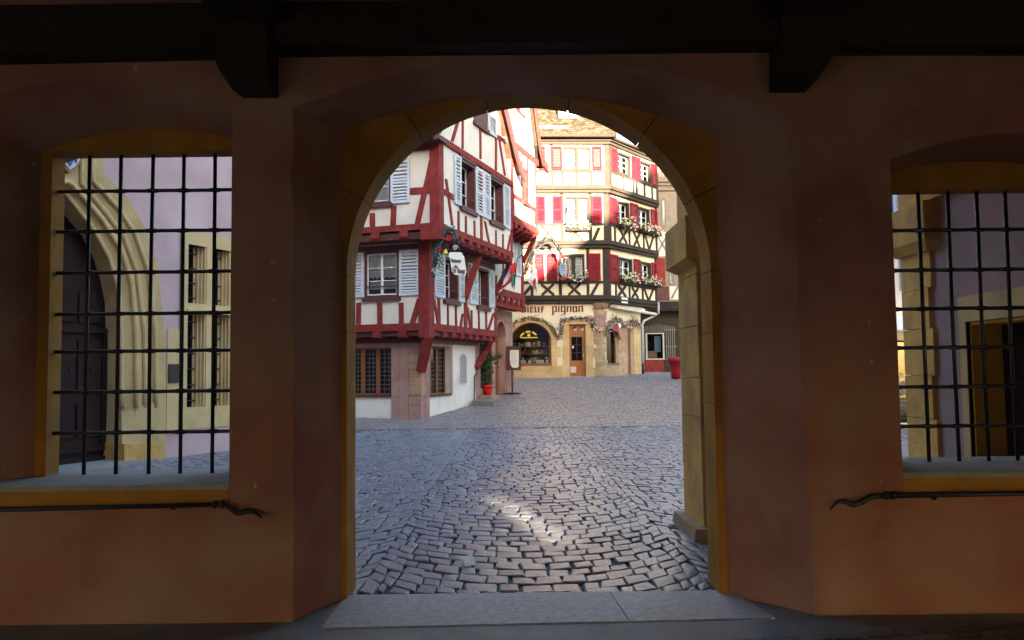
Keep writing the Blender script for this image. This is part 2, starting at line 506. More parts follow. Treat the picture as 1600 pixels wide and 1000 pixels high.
for row in range(6):
    x = -1.0 + (row % 2) * .1
    while x < 2.9:
        w = r.uniform(.185, .215)
        lx, ly = x + w / 2, -.055 - row * .112
        c = (1.86 + lx * math.cos(BA) - ly * math.sin(BA), 5.09 + lx * math.sin(BA) + ly * math.cos(BA), 0)
        a, d = w / 2 - .007, .049
        j = [r.gauss(0, .004) for _ in range(8)]
        lo = [(-a, -d, -.06), (a, -d, -.06), (a, d, -.06), (-a, d, -.06)]
        up = [(-a + .006 + j[0], -d + .005, .010 + j[1] * .6), (a - .006 + j[2], -d + .005, .010 + j[3] * .6), (a - .006, d - .005 + j[4], .010 + j[5] * .6), (-a + .006 + j[6], d - .005, .010 + j[7] * .6)]
        b = MB().hexa(lo, up)
        me = bpy.data.meshes.new('floor_brick'); me.from_pydata(b.v, [], b.f); me.update(); me.materials.append(M['floor_brick']); bm_fix(me)
        inst('floor_brick', me, floor, c, (0, 0, BA))
        x += w

# ------------------------------------------------------------------ the arcade building we stand in
arcade = thing('arcade_building', 'dark terracotta plastered arcade hall with a wide round archway between two barred windows', 'building', (.15, 6.0, 0))
Y0, Y1, Y2 = 5.5, 6.0, 6.33
N = 28
NJ = 14
RW = random.Random(77)
def rough(lp, amp=.007):
    """hand-worked edge: small wander of every point of a loop, the feet left alone"""
    return [(x + RW.gauss(0, amp), y + RW.gauss(0, amp * .6), z + (RW.gauss(0, amp) if z > .05 else 0)) for x, y, z in lp]
def loop(xl, zl, xr, zr, apex, y, xlb=None, xrb=None):
    xlb = xl if xlb is None else xlb; xrb = xr if xrb is None else xrb
    a = arc3((xl, zl), (xr, zr), apex, N)
    lft = [(xlb + (xl - xlb) * k / NJ, zl * k / NJ) for k in range(NJ)]
    rgt = [(xr + (xrb - xr) * k / NJ, zr * (1 - k / NJ)) for k in range(1, NJ + 1)]
    return [(x, y, z) for x, z in lft + a + rgt]
niche = rough(loop(-1.46, 3.38, 1.87, 3.29, (.16, 3.715), Y0, -1.445, 1.945))
niche = [(x, Y0, z) for x, y, z in niche]
frame_o = loop(-1.238, 3.36, 1.50, 3.29, (.2, 3.625), Y1, -1.228, 1.51)
# window niches: splayed plaster, stone frame behind
def wloop(x0, x1, z0, zl, zr, apex, y):
    a = arc3((x0, zl), (x1, zr), apex, 16)
    return [(x, y, z) for x, z in [(x0, z0)] + a + [(x1, z0)]]
SILL_L, SILL_R = .885, .905
nl_in = wloop(-3.80, -1.865, SILL_L, 3.36, 3.41, (-2.72, 3.60), Y0)
nl_fr = wloop(-3.43, -1.90, SILL_L, 3.24, 3.29, (-2.62, 3.40), Y1)
nr_in = wloop(2.545, 4.36, SILL_R, 2.98, 2.96, (3.42, 3.16), Y0)
nr_fr = wloop(2.66, 4.2, SILL_R, 2.99, 2.97, (3.42, 3.09), Y1)
wl = MB()
def fn(y): return lambda u, z: (u, y, z)
def dense(lp): return [(p[0], p[2]) for p in lp]
wl.plate([(-12, -.02), (-1.445, -.02)] + dense(niche) + [(1.945, -.02), (12, -.02), (12, 4.3), (-12, 4.3)],
         [dense(nl_in), dense(nr_in)], fn(Y0))
def between(a, b, f, amp=.006):
    return rough([(p[0] + (q[0] - p[0]) * f, p[1] + (q[1] - p[1]) * f, p[2] + (q[2] - p[2]) * f) for p, q in zip(a, b)], amp)
mid1, mid2 = between(niche, frame_o, .33), between(niche, frame_o, .68)
wl.strip(niche, mid1); wl.strip(mid1, mid2); wl.strip(mid2, frame_o)
wl.strip(nl_in, nl_fr); wl.strip(nr_in, nr_fr)
wl.plate([(-12, -.05), (-1.228, -.05)] + dense(frame_o) + [(1.51, -.05), (12, -.05), (12, 4.3), (-12, 4.3)],
         [dense(nl_fr), dense(nr_fr)], fn(Y2 - .01))
wl.strip(nl_fr, [(x, Y2 - .01, z) for x, y, z in nl_fr]); wl.strip(nr_fr, [(x, Y2 - .01, z) for x, y, z in nr_fr])
obj('wall', wl, 'terracotta', arcade)

# stone arch: jamb blocks and voussoirs
AC, AZ, AR = (.126, 2.31), 2.31, 1.32
fo2 = [(p[0], p[2]) for p in frame_o]
def outer(th):
    """where the ray from the arch centre leaves the frame outline"""
    dx, dz = math.cos(th), math.sin(th)
    best = None
    for (ax, az), (bx, bz) in zip(fo2, fo2[1:]):
        ex, ez = bx - ax, bz - az
        den = dx * ez - dz * ex
        if abs(den) < 1e-9: continue
        t = ((ax - AC[0]) * ez - (az - AC[1]) * ex) / den
        k = ((ax - AC[0]) * dz - (az - AC[1]) * dx) / den
        if t > 0 and -1e-6 <= k <= 1 + 1e-6: best = t if best is None else max(best, t)
    return (AC[0] + dx * best, AC[1] + dz * best)
def arch_stone(poly, y1=Y2, y0=Y1):
    b = MB(); b.loft([(x, y0, z) for x, z in poly], [(x, y1, z) for x, z in poly])
    return obj('arch_stone', b, 'ochre', arcade)
rs = random.Random(2)
for side in (-1, 1):
    xo, xi = (-1.232, AC[0] - AR) if side < 0 else (1.505, AC[0] + AR)
    zz = [0, .52, 1.0, 1.42, 1.9, AZ] if side < 0 else [0, .43, .95, 1.35, 1.86, AZ]
    for a, b in zip(zz, zz[1:]):
        arch_stone([(xo, a + .002), (xi, a + .002), (xi, b - .002), (xo, b - .002)], Y2 + rs.uniform(-.008, .008), Y1 - rs.uniform(.0, .006))
ths = [0, 24, 50, 76, 103, 127, 155, 180]
for a, b in zip(ths, ths[1:]):
    tt = [rad(a + .15 + (b - a - .3) * k / 8) for k in range(9)]
    corner = [p for p in (fo2[NJ], fo2[NJ + N]) if rad(a) < math.atan2(p[1] - AC[1], p[0] - AC[0]) < rad(b)]
    out = [outer(t) for t in tt]
    # no stone thinner than 3 cm at the crown
    out = [(AC[0] + (o[0] - AC[0]) * max(1, (AR + .03) / math.hypot(o[0] - AC[0], o[1] - AC[1])), AC[1] + (o[1] - AC[1]) * max(1, (AR + .03) / math.hypot(o[0] - AC[0], o[1] - AC[1]))) for o in out]
    for c in corner:
        th = math.atan2(c[1] - AC[1], c[0] - AC[0])
        i = next(i for i, t in enumerate(tt) if t > th)
        out.insert(i, c)
    poly = [(AC[0] + AR * math.cos(t), AC[1] + AR * math.sin(t)) for t in tt] + out[::-1]
    arch_stone(poly, Y2 + rs.uniform(-.006, .006), Y1 - rs.uniform(0, .005))

# window frames, sills, painted bands
def wframe(lp, x0, x1, ztop, zs, name):
    poly_o = [(p[0], p[2]) for p in lp]
    b = MB()
    arcpts = poly_o[1:-1]
    b.loft([(x, Y1 - .004, z) for x, z in [(arcpts[0][0], ztop), *arcpts, (arcpts[-1][0], ztop)]],
           [(x, Y1 + .17, z) for x, z in [(arcpts[0][0], ztop), *arcpts, (arcpts[-1][0], ztop)]])
    obj('window_lintel', b, 'ochre', arcade)
    for xa, xb in ((poly_o[0][0] + .002, x0), (x1, poly_o[-1][0] - .002)):
        obj('window_jamb', MB().box(min(xa, xb), Y1 - .004, zs, max(xa, xb), Y1 + .17, ztop - .003), 'ochre', arcade)
        s = 1 if xa < xb else -1
        xx = xb if s > 0 else xa
        q = MB().hexa([(xx - s * .09, Y1 + .172, zs), (xx - s * .004, Y1 + .172, zs), (xx - s * .10, Y2, zs), (xx - s * .16, Y2, zs)],
                      [(xx - s * .09, Y1 + .172, ztop + .05), (xx - s * .004, Y1 + .172, ztop + .05), (xx - s * .10, Y2, ztop + .12), (xx - s * .16, Y2, ztop + .12)])
        obj('window_jamb', q, 'old_reveal', arcade)
    obj('window_lintel', MB().hexa([(x0 - .1, Y1 + .172, ztop + .01), (x1 + .1, Y1 + .172, ztop + .01), (x1 + .2, Y2 + .004, ztop + .13), (x0 - .2, Y2 + .004, ztop + .13)], [(x0 - .1, Y1 + .172, ztop + .16), (x1 + .1, Y1 + .172, ztop + .16), (x1 + .2, Y2 + .004, ztop + .2), (x0 - .2, Y2 + .004, ztop + .2)]), 'old_reveal', arcade)
wframe(nl_fr, -3.345, -1.945, 3.235, SILL_L, 'l')
wframe(nr_fr, 2.74, 4.13, 2.885, SILL_R, 'r')
def sill(x0, x1, xr0, xr1, z):
    b = MB().hexa([(x0, Y0 - .006, z - .035), (x1, Y0 - .006, z - .035), (xr1, Y2 + .03, z - .035), (xr0, Y2 + .03, z - .035)],
                  [(x0, Y0 - .006, z), (x1, Y0 - .006, z), (xr1, Y2 + .03, z + .006), (xr0, Y2 + .03, z + .006)])
    obj('window_sill', b, 'grey_stone', arcade)
    obj('sill_band', MB().box(x0, Y0 - .004, z - .15, x1, Y0 + .05, z - .036), 'ochre', arcade)
sill(-3.80, -1.867, -3.52, -1.84, SILL_L + .001)
sill(2.547, 4.36, 2.7, 4.25, SILL_R + .001)
# wrought iron grilles: every bar by itself, swelling where the bars cross
def grille(xs, zs, x0, x1, z0, z1):
    y = Y1 + .085
    g = obj('window_grille', MB().box(x0 - .02, y - .01, (z0 + z1) / 2 - .01, x0 - .005, y + .01, (z0 + z1) / 2 + .01), 'iron', arcade)
    for x in xs:
        jit = random.uniform(-.004, .004)
        obj('bar', MB().tube([(x + jit, y, z0 - .03), (x - jit, y, (z0 + z1) / 2), (x + jit, y, z1 + .03)], .0145, 8), 'iron', g, True)
    for z in zs:
        pts, rr_ = [], []
        prev = x0 - .03
        pts.append((prev, y, z)); rr_.append(.0135)
        for x in xs:
            for dx, q in ((-.05, .0135), (-.026, .0165), (0, .0185), (.026, .0165), (.05, .0135)):
                pts.append((x + dx, y, z + random.uniform(-.0015, .0015))); rr_.append(q)
        pts.append((x1 + .03, y, z)); rr_.append(.0135)
        obj('bar', MB().tube(pts, rr_, 8), 'iron', g, True)
grille([-3.117, -2.885, -2.650, -2.418, -2.187, -2.0], [1.19, 1.485, 1.78, 2.055, 2.36, 2.665, 2.965], -3.345, -1.945, SILL_L, 3.235)
grille([2.80, 3.012, 3.228, 3.442, 3.652, 3.865, 4.07], [1.165, 1.45, 1.735, 2.02, 2.305, 2.6], 2.74, 4.13, SILL_R, 2.885)
# handrails with twisted ends
def handrail(pts, r_, curl):
    h = obj('handrail', MB().tube(pts, r_, 8), 'iron', arcade, True)
    x, y, z = pts[0]
    s = -1 if pts[-1][0] > x else 1
    for k in (0, .045): obj('collar', MB().tube([(x - s * k - s * .01, y, z), (x - s * k - s * .03, y, z)], .027, 10), 'iron', h, True)
    obj('curl', MB().tube([(x + s * a, y + b * .4, z + c) for a, b, c in curl], [.016, .018, .019, .018, .016, .012, .007], 8), 'iron', h, True)
    obj('bracket', MB().tube([(x - s * .35, y, z), (x - s * .35, y + .03, z - .03), (x - s * .35, Y0 + .02, z - .03)], .01, 6), 'iron', h, True)
handrail([(-1.865, 5.43, .765), (-2.9, 5.43, .752), (-4.6, 5.43, .735)], .0145, [(0, 0, 0), (.04, 0, -.03), (.075, .02, -.058), (.11, .03, -.055), (.15, .03, -.045), (.19, .02, -.055), (.235, .0, -.085)])
handrail([(2.38, 5.43, .77), (3.4, 5.43, .772), (5.2, 5.43, .775)], .0165, [(0, 0, 0), (.08, 0, -.004), (.14, 0, -.04), (.19, .03, -.06), (.245, .04, -.035), (.295, .03, -.04), (.345, .0, -.085)])
# wall plate, corbels, ceiling
wp = MB()
for xa, xb, za, zb in ((-12, -1.86, 3.62, 3.72), (-1.86, 2.1, 3.735, 3.725), (2.1, 12, 3.70, 3.58)):
    wp.hexa([(xa, 5.28, za), (xb, 5.28, zb), (xb, Y0 - .002, zb), (xa, Y0 - .002, za)], [(xa, 5.28, 4.02), (xb, 5.28, 4.02), (xb, Y0 - .002, 4.02), (xa, Y0 - .002, 4.02)])
obj('wall_plate', wp, 'wood_dark', arcade)
for xs_ in ([(-1.90, 3.9), (-1.885, 3.62), (-1.86, 3.50), (-1.79, 3.45), (-1.555, 3.445), (-1.555, 3.9)], [(1.765, 3.9), (1.75, 3.44), (1.99, 3.44), (2.07, 3.52), (2.11, 3.68), (2.11, 3.9)]):
    b = MB().loft([(x, 5.22, z + (.05 if z < 3.6 else 0)) for x, z in xs_], [(x, Y0 + .06, z) for x, z in xs_])
    obj('corbel', b, 'wood_dark', arcade)
for x in (-5.2, -1.67, 1.9, 5.4):
    obj('ceiling_beam', MB().box(x - .19, -8.8, 3.86, x + .19, 5.279, 4.2), 'wood_dark', arcade)
obj('ceiling', MB().box(-12, -9, 4.2, 12, 6.3, 4.4), 'wood_dark', arcade)
# the unseen sides of the hall: back wall with three openings, end walls; openings added for the light inside
hb = MB()
BF = Frame((-12, -9), (1, 0), (0, 1))
BF.wall(hb, 0, 0, 24, 4.4, [(4.0, 0, 7.0, 2.1), (17.4, 0, 18.5, 2.0), (16.36, 3.22, 17.04, 3.86)], .5)  # high third opening added to throw the sun patch on the cobbles
for k in range(9): hb.box(4.40 + k * .075, -9.3, 3.22, 4.444 + k * .075 + (.02 if k in (0, 1, 6, 7, 8) else 0), -9.26, 3.86)   # bars added to dim the sun patch from the high opening
EL_, ER_ = Frame((-12, 6.3), (0, -1), (1, 0)), Frame((12, 6.3), (0, -1), (-1, 0))
EL_.wall(hb, 0, 0, 15.3, 4.4, [(2.6, 1.0, 5.8, 3.7), (7.5, 1.0, 9.9, 3.7)], .4); ER_.wall(hb, 0, 0, 15.3, 4.4, [(3.2, 1.0, 5.8, 3.7)], .4)
obj('rear_wall', hb, 'plaster_low', arcade)  # unseen walls kept white to bounce light into the hall
# unseen upper storeys and steep roof above us, ridge heights set to shade the houses
up = MB().box(-13, -9, 4.41, 32, 6.32, 9.0)
obj('upper_storey', up, 'terracotta', arcade)
rf = MB()
def gable_roof(mb, x0, x1, ya, yb, ze, zr):
    ym = (ya + yb) / 2
    mb.loft([(x0, ya, ze), (x0, yb, ze), (x0, ym, zr)], [(x1, ya, ze), (x1, yb, ze), (x1, ym, zr)])
gable_roof(rf, -13.2, 7.3, -9.2, 6.6, 9.01, 16.0)
gable_roof(rf, 7.31, 10.9, -9.2, 6.6, 9.01, 13.3)
obj('roof', rf, 'roof_dark', arcade)
GW = [(10.95, 9.02), (10.95, 13.1), (12.8, 14.75), (14.4, 15.8), (15.7, 17.0), (17.8, 19.4), (20.5, 22), (32, 11), (32, 9.02)]  # unseen gable, outline shaped to cast the shadow line on the far facades
gb = MB().loft([(x, -9, z) for x, z in GW], [(x, -.9, z) for x, z in GW])
gb.box(13.4, -2.2, 14, 13.9, -1.2, 16.2)
obj('shadow_gable', gb, 'terracotta', arcade)

# sandstone pier just outside the arch, on its plinth
pier = thing('sandstone_pier', 'yellow sandstone pier with a jutting impost block just outside the right side of the arch', 'pier', (2.2, 8.35, 0))
zz = [.115, .62, 1.14, 1.52, 2.02, 2.52, 2.60, 3.06, 3.55, 4.1, 5.2]
for i, (a, b) in enumerate(zip(zz, zz[1:])):
    j = random.uniform(-.008, .008)
    if (a, b) == (2.60, 3.06):
        st = MB().hexa([(1.66, 7.84, 2.66), (2.6, 7.84, 2.66), (2.6, 8.9, 2.66), (1.66, 8.9, 2.66)], [(1.66, 7.84, b), (2.6, 7.84, b), (2.6, 8.9, b), (1.66, 8.9, b)])
        st.hexa([(1.76, 7.9, 2.60), (2.6, 7.9, 2.60), (2.6, 8.82, 2.60), (1.76, 8.82, 2.60)], [(1.66, 7.84, 2.659), (2.6, 7.84, 2.659), (2.6, 8.9, 2.659), (1.66, 8.9, 2.659)])
        obj('impost_block', st, 'sandstone', pier)
    else:
        obj('stone', MB().box(1.775 + j, 7.92 + j, a + .003, 2.6, 8.8 + j, b - .003), 'sandstone', pier)
obj('plinth', MB().hexa([(1.66, 7.80, -.05), (2.7, 7.80, -.05), (2.7, 8.9, -.05), (1.66, 8.9, -.05)], [(1.68, 7.82, .115), (2.66, 7.82, .115), (2.66, 8.86, .115), (1.68, 8.86, .115)]), 'rough_stone', pier)

# ------------------------------------------------------------------ pieces shared by the houses
def add_window(F, parent, r, depth, leaves=2, rows=3, white='white_paint', surround='maroon', curtain=None, glass='glass', lining=.06, proud=.035, sill=None):
    u0, z0, u1, z1 = r
    b = MB()
    L = lining
    F.rect(b, u0 - .02, z0, u0 + L, z1, -depth - .05, proud); F.rect(b, u1 - L, z0, u1 + .02, z1, -depth - .05, proud)
    F.rect(b, u0 - .02, z1 - L, u1 + .02, z1 + .03, -depth - .048, proud + .004); F.rect(b, u0 - .02, z0 - .03, u1 + .02, z0 + L * .6, -depth - .048, proud + .004)
    obj('window_surround', b, surround, parent)
    a0, a1, c0, c1 = u0 + L, u1 - L, z0 + L * .6, z1 - L
    o0, o1 = -depth - .03, -depth + .015
    b = MB()
    fw = .045
    F.rect(b, a0, c0, a1, c0 + fw, o0, o1); F.rect(b, a0, c1 - fw, a1, c1, o0, o1)
    F.rect(b, a0, c0 + fw, a0 + fw, c1 - fw, o0, o1 - .001); F.rect(b, a1 - fw, c0 + fw, a1, c1 - fw, o0, o1 - .001)
    lw = (a1 - a0) / leaves
    panes = []
    for i in range(leaves):
        l0, l1 = a0 + i * lw + (fw if i == 0 else .04), a0 + (i + 1) * lw - (fw if i == leaves - 1 else .04)
        if i: F.rect(b, a0 + i * lw - .04, c0 + fw, a0 + i * lw + .04, c1 - fw, o0, o1 + .01)
        ph = (c1 - c0 - 2 * fw) / rows
        for j in range(rows):
            q0, q1 = c0 + fw + j * ph, c0 + fw + (j + 1) * ph
            if j: F.rect(b, l0, q0 - .013, l1, q0 + .013, o0 + .01, o1 - .004)
            panes.append((l0, q0 + (.013 if j else 0), l1, q1 - (.013 if j < rows - 1 else 0)))
    w = obj('window', b, white, parent)
    for p in panes: obj('pane', F.rect(MB(), *p, -depth - .012, -depth - .006), glass, w)
    if curtain:
        k0, k1 = c0 + (c1 - c0) * curtain[0], c0 + (c1 - c0) * curtain[1]
        n = 28
        top, bot, top2, bot2 = [], [], [], []
        for i in range(n + 1):
            u = a0 + .02 + (a1 - a0 - .04) * i / n
            o = -depth - .06 + .018 * math.sin(i * 1.7) + .008 * math.sin(i * .6)
            zb = k0 + (.06 * abs(math.sin(i * math.pi / 4.0)) if curtain[0] > 0 else 0)
            top.append(F.p(u, k1, o)); bot.append(F.p(u, zb, o)); top2.append(F.p(u, k1, o - .006)); bot2.append(F.p(u, zb, o - .006))
        cb = MB(); cb.strip(bot, top); cb.strip(top2, bot2); cb.strip(top, top2); cb.strip(bot2, bot)
        obj('curtain', cb, 'lace', w)
    if sill:
        b = MB(); F.rect(b, u0 - .09, z0 - .16, u1 + .09, z0 - .035, -.05, .10)
        obj('window_sill', b, sill, parent)
    return w

def add_shutter(F, parent, r, m, nslat=17, single=True, mid=True, o=.03):
    u0, z0, u1, z1 = r
    b = MB()
    w = min(.075, (u1 - u0) * .17)
    F.rect(b, u0, z0, u0 + w, z1, o, o + .04); F.rect(b, u1 - w, z0, u1, z1, o, o + .04)
    F.rect(b, u0 + w, z0, u1 - w, z0 + .09, o + .002, o + .038); F.rect(b, u0 + w, z1 - .08, u1 - w, z1, o + .002, o + .038)
    zm = z0 + (z1 - z0) * .47
    if mid: F.rect(b, u0 + w, zm - .035, u1 - w, zm + .035, o + .002, o + .038)
    s = obj('shutter', b, m, parent)
    zs = []
    n1 = nslat // 2 if mid else nslat
    for a, c in (((z0 + .09, zm - .035), (zm + .035, z1 - .08)) if mid else ((z0 + .09, z1 - .08),)):
        for k in range(n1): zs.append((a + (c - a) * (k + .5) / n1, (c - a) / n1))
    def slat(mb, z, p):
        a, c = u0 + w, u1 - w
        h = p * .27
        mb.hexa([F.p(a, z - h, o + .036), F.p(c, z - h, o + .036), F.p(c, z - h + .008, o + .036), F.p(a, z - h + .008, o + .036)],
                [F.p(a, z + h, o + .004), F.p(c, z + h, o + .004), F.p(c, z + h + .008, o + .004), F.p(a, z + h + .008, o + .004)])
    if single:
        mb = MB(); c0 = F.p((u0 + u1) / 2, zs[0][0], o)
        slat(mb, zs[0][0], zs[0][1])
        me = bpy.data.meshes.new('slat'); me.from_pydata([tuple(Vector(v) - c0) for v in mb.v], [], mb.f); me.update(); me.materials.append(M[m]); bm_fix(me)
        for z, p in zs: inst('slat', me, s, F.p((u0 + u1) / 2, z, o))
    else:
        mb = MB()
        for z, p in zs: slat(mb, z, p)
        obj('louvre', mb, m, s, kind='stuff')
    return s

RT_ = random.Random(19)
def timbers(F, parent, m, items, o=.035, back=-.04, name='timber'):
    for k, (a, b, w) in enumerate(items):
        a = (a[0] + RT_.gauss(0, .012), a[1]); b = (b[0] + RT_.gauss(0, .012), b[1])
        mb = MB(); F.beam(mb, a, b, w * RT_.uniform(.92, 1.08), back, o + (k % 5) * .0016)
        obj(name, mb, m, parent)

def core(parent, FL, FR, ul, ur, z0, z1, inset=.32):
    c = FL.p(0, 0, -inset) - FL.p(0, 0, 0) + FR.p(0, 0, -inset)
    b = FL.p(ul, 0, -inset); d = FR.p(ur, 0, -inset)
    e = b + (d - c)
    pl = [c, b, e, d]
    obj('room_core', MB().loft([(p.x, p.y, z0) for p in pl], [(p.x, p.y, z1) for p in pl]), 'room', parent)

def bar3(a, b, w, side=(0, 0, 1)):
    """square bar between two points"""
    a, b = Vector(a), Vector(b)
    d = (b - a).normalized(); s = d.cross(Vector(side)).normalized() * w / 2; t = d.cross(s).normalized() * w / 2
    return MB().hexa([a - s - t, a + s - t, a + s + t, a - s + t], [b - s - t, b + s - t, b + s + t, b - s + t])

# ------------------------------------------------------------------ corner house: oxblood half timbering, pale shutters
CX, CY = HL[0].o
house = thing('half_timbered_house', 'white corner house with oxblood red timbers, pale blue shutters and two overhanging storeys', 'house', (CX, CY, gz(CY)))
U0, U1, U2 = 4.46, 5.68, 6.42
# openings
H0L = [(.94, .93, 3.05, 2.49)]
H0R = [(.57, .90, 2.2, 2.46)]
H1L = [(.95, 3.90, 2.02, 5.22)]
H1R = [(1.2, 3.86, 2.25, 5.14), (3.98, 3.86, 5.02, 5.14)]
H2L = [(1.5, 6.60, 2.6, 7.95)]
H2R = [(1.68, 6.70, 2.85, 8.14), (4.25, 6.70, 5.50, 8.14)]
w0 = MB()
HL[0].wall(w0, 0, -.2, 9, 2.50, H0L, .28)
HR[0].wall(w0, 0, -.2, U0, 2.50, H0R, .28)
wall0 = obj('wall', w0, 'plaster_low', house)
HR[0].rect
obj('wall', HR[0].rect(MB(), U0 - .28, .2, U0, 2.5, -6, -.285), 'plaster_low', house)
w1 = MB()
HL[1].wall(w1, .0, 2.83, 9, 5.5, H1L); HR[1].wall(w1, 0, 2.83, U1, 5.5, H1R)
obj('wall', w1, 'plaster', house)
w2 = MB()
HL[2].wall(w2, 0, 5.70, 9, 8.4, H2L); HR[2].wall(w2, 0, 5.70, U2, 8.43, H2R)
AP = (3.15, 13.1)
HR[2].prism(w2, [(0.02, 8.431), (U2 - .02, 8.431), (5.3, 10.4), AP, (.95, 10.3)], -.25, 0)
obj('wall', w2, 'plaster', house)
core(house, HL[0], HR[0], 9, U0 - .4, -.1, 2.7); core(house, HL[1], HR[1], 9, U1 - .4, 2.9, 5.5); core(house, HL[2], HR[2], 9, U2 - .4, 5.75, 8.4)
# ground floor: stone pier of single stones on the corner, window jambs, lead-glass windows
zz = [(0.355,0.199),(0.353,0.620),(0.352,0.907),(0.350,1.195),(0.349,1.483),(0.348,1.695),(0.347,1.887),(0.346,2.157),(0.345,2.350),(0.344,2.601),(0.343,2.756)]
zz = [-.1] + [p[1] for p in zz[1:]]
sm = ['pink_stone', 'pink_stone', 'tan_stone', 'tan_stone', 'tan_stone', 'pink_stone', 'rough_stone', 'pink_stone', 'pink_stone', 'pink_stone']
rs = random.Random(4)
for a, b, m in zip(zz, zz[1:], sm):
    ul, ur = .36 + rs.uniform(-.01, .02), .24 + rs.uniform(-.01, .03)
    o = .03 + rs.uniform(0, .03)
    P0, P1, P2 = HL[0].p(ul, 0, o), HL[0].p(0, 0, o) + (HR[0].p(0, 0, o) - HR[0].p(0, 0, 0)), HR[0].p(ur, 0, o)
    P3, P4 = HL[0].p(ul, 0, -.26), HR[0].p(ur, 0, -.26)
    st = MB().loft([(p.x, p.y, a + .006) for p in (P0, P1, P2, P4, P3)], [(p.x, p.y, b - .006) for p in (P0, P1, P2, P4, P3)])
    obj('quoin_stone', st, m, house)
obj('jamb_stone', HL[0].rect(MB(), .38, -.1, .66, 2.50, -.27, .045), 'pink_stone', house)
obj('jamb_stone', HL[0].rect(MB(), .665, .93, .935, 2.50, -.27, .05), 'pink_stone', house)
obj('jamb_stone', HL[0].rect(MB(), .665, -.1, .935, .925, -.2, .045), 'pink_stone', house)
obj('jamb_stone', HR[0].rect(MB(), .265, -.1, .565, 2.50, -.27, .045), 'pink_stone', house)
obj('jamb_stone', HR[0].rect(MB(), 2.21, .9, 2.42, 2.46, -.3, .02), 'pink_stone', house)
obj('lintel_stone', HL[0].rect(MB(), .945, 2.36, 5, 2.50, -.26, .03), 'pink_stone', house)
obj('lintel_stone', HR[0].rect(MB(), .57, 2.40, 2.42, 2.50, -.26, .03), 'pink_stone', house)
obj('lintel_beam', HL[0].rect(MB(), -.08, 2.505, 9, 2.66, -.3, .12), 'maroon', house)
obj('lintel_beam', HR[0].rect(MB(), .0, 2.505, U0, 2.66, -.3, .12), 'maroon', house)
obj('window_sill', HL[0].rect(MB(), .94, .86, 5, .935, -.2, .07), 'maroon', house)
obj('window_sill', HR[0].rect(MB(), .57, .84, 2.3, .905, -.25, .05), 'maroon', house)
def lead_window(F, u0, z0, u1, z1, d, lights):
    """wooden lights filled with small leaded panes"""
    b = MB()
    F.rect(b, u0, z0, u1, z0 + .04, -d - .04, -d + .03); F.rect(b, u0, z1 - .05, u1, z1, -d - .04, -d + .03)
    for a in lights: F.rect(b, a[0], z0 + .04, a[1], z1 - .05, -d - .04, -d + .05)
    w = obj('window', b, 'brown_wood', house)
    edges = [x for a in lights for x in a]
    gaps = [(p[1], q[0]) for p, q in zip(lights, lights[1:])]
    lead = MB()
    for p, q in gaps:
        cols = max(2, round((q - p) / .13)); rows = 10
        for i in range(1, cols): F.rect(lead, p + (q - p) * i / cols - .008, z0 + .04, p + (q - p) * i / cols + .008, z1 - .05, -d - .012, -d + .0)
        for j in range(1, rows):
            z = z0 + .04 + (z1 - z0 - .09) * j / rows
            F.rect(lead, p, z - .008, q, z + .008, -d - .011, -d + .001)
        obj('pane', F.rect(MB(), p, z0 + .04, q, z1 - .05, -d - .01, -d - .004), 'glass_dark', w)
    obj('lead_cames', lead, 'lead', w, kind='stuff')
    return w
w = lead_window(HL[0], .945, .935, 3.05, 2.36, .13, [(.945, .955), (1.37, 1.50), (1.88, 2.02), (2.40, 2.54), (2.95, 3.05)])
for a in (1.56, 1.74):
    obj('curtain', HL[0].prism(MB(), [(a, 2.0), (a + .12, 2.0), (a + .1, 1.68), (a + .06, 1.60), (a + .02, 1.68)], -.19, -.18), 'lace', w)
lead_window(HR[0], .57, .905, 2.2, 2.40, .2, [(.57, .6), (.98, 1.08), (1.5, 1.6), (2.15, 2.2)])
# arched niche in the white side wall
nz = (2.999,1.183,3.652,2.241)
b = MB()
ar = arc3((nz[0], nz[3] - .16), (nz[2], nz[3] - .16), ((nz[0] + nz[2]) / 2, nz[3]), 10)
lp = [(nz[0], nz[1])] + ar + [(nz[2], nz[1])]
HRn = HR[0]
obj('niche_frame', MB().loft([HRn.p(u, z, .004) for u, z in lp], [HRn.p(u, z, .018) for u, z in lp]), 'plaster_low', house)
inner = [(nz[0] + .06 + (u - nz[0]) * .86, nz[1] + .03 + (z - nz[1]) * .93) for u, z in lp]
obj('niche_panel', MB().loft([HRn.p(u, z, .0185) for u, z in inner], [HRn.p(u, z, .024) for u, z in inner]), 'grey_stone', house)

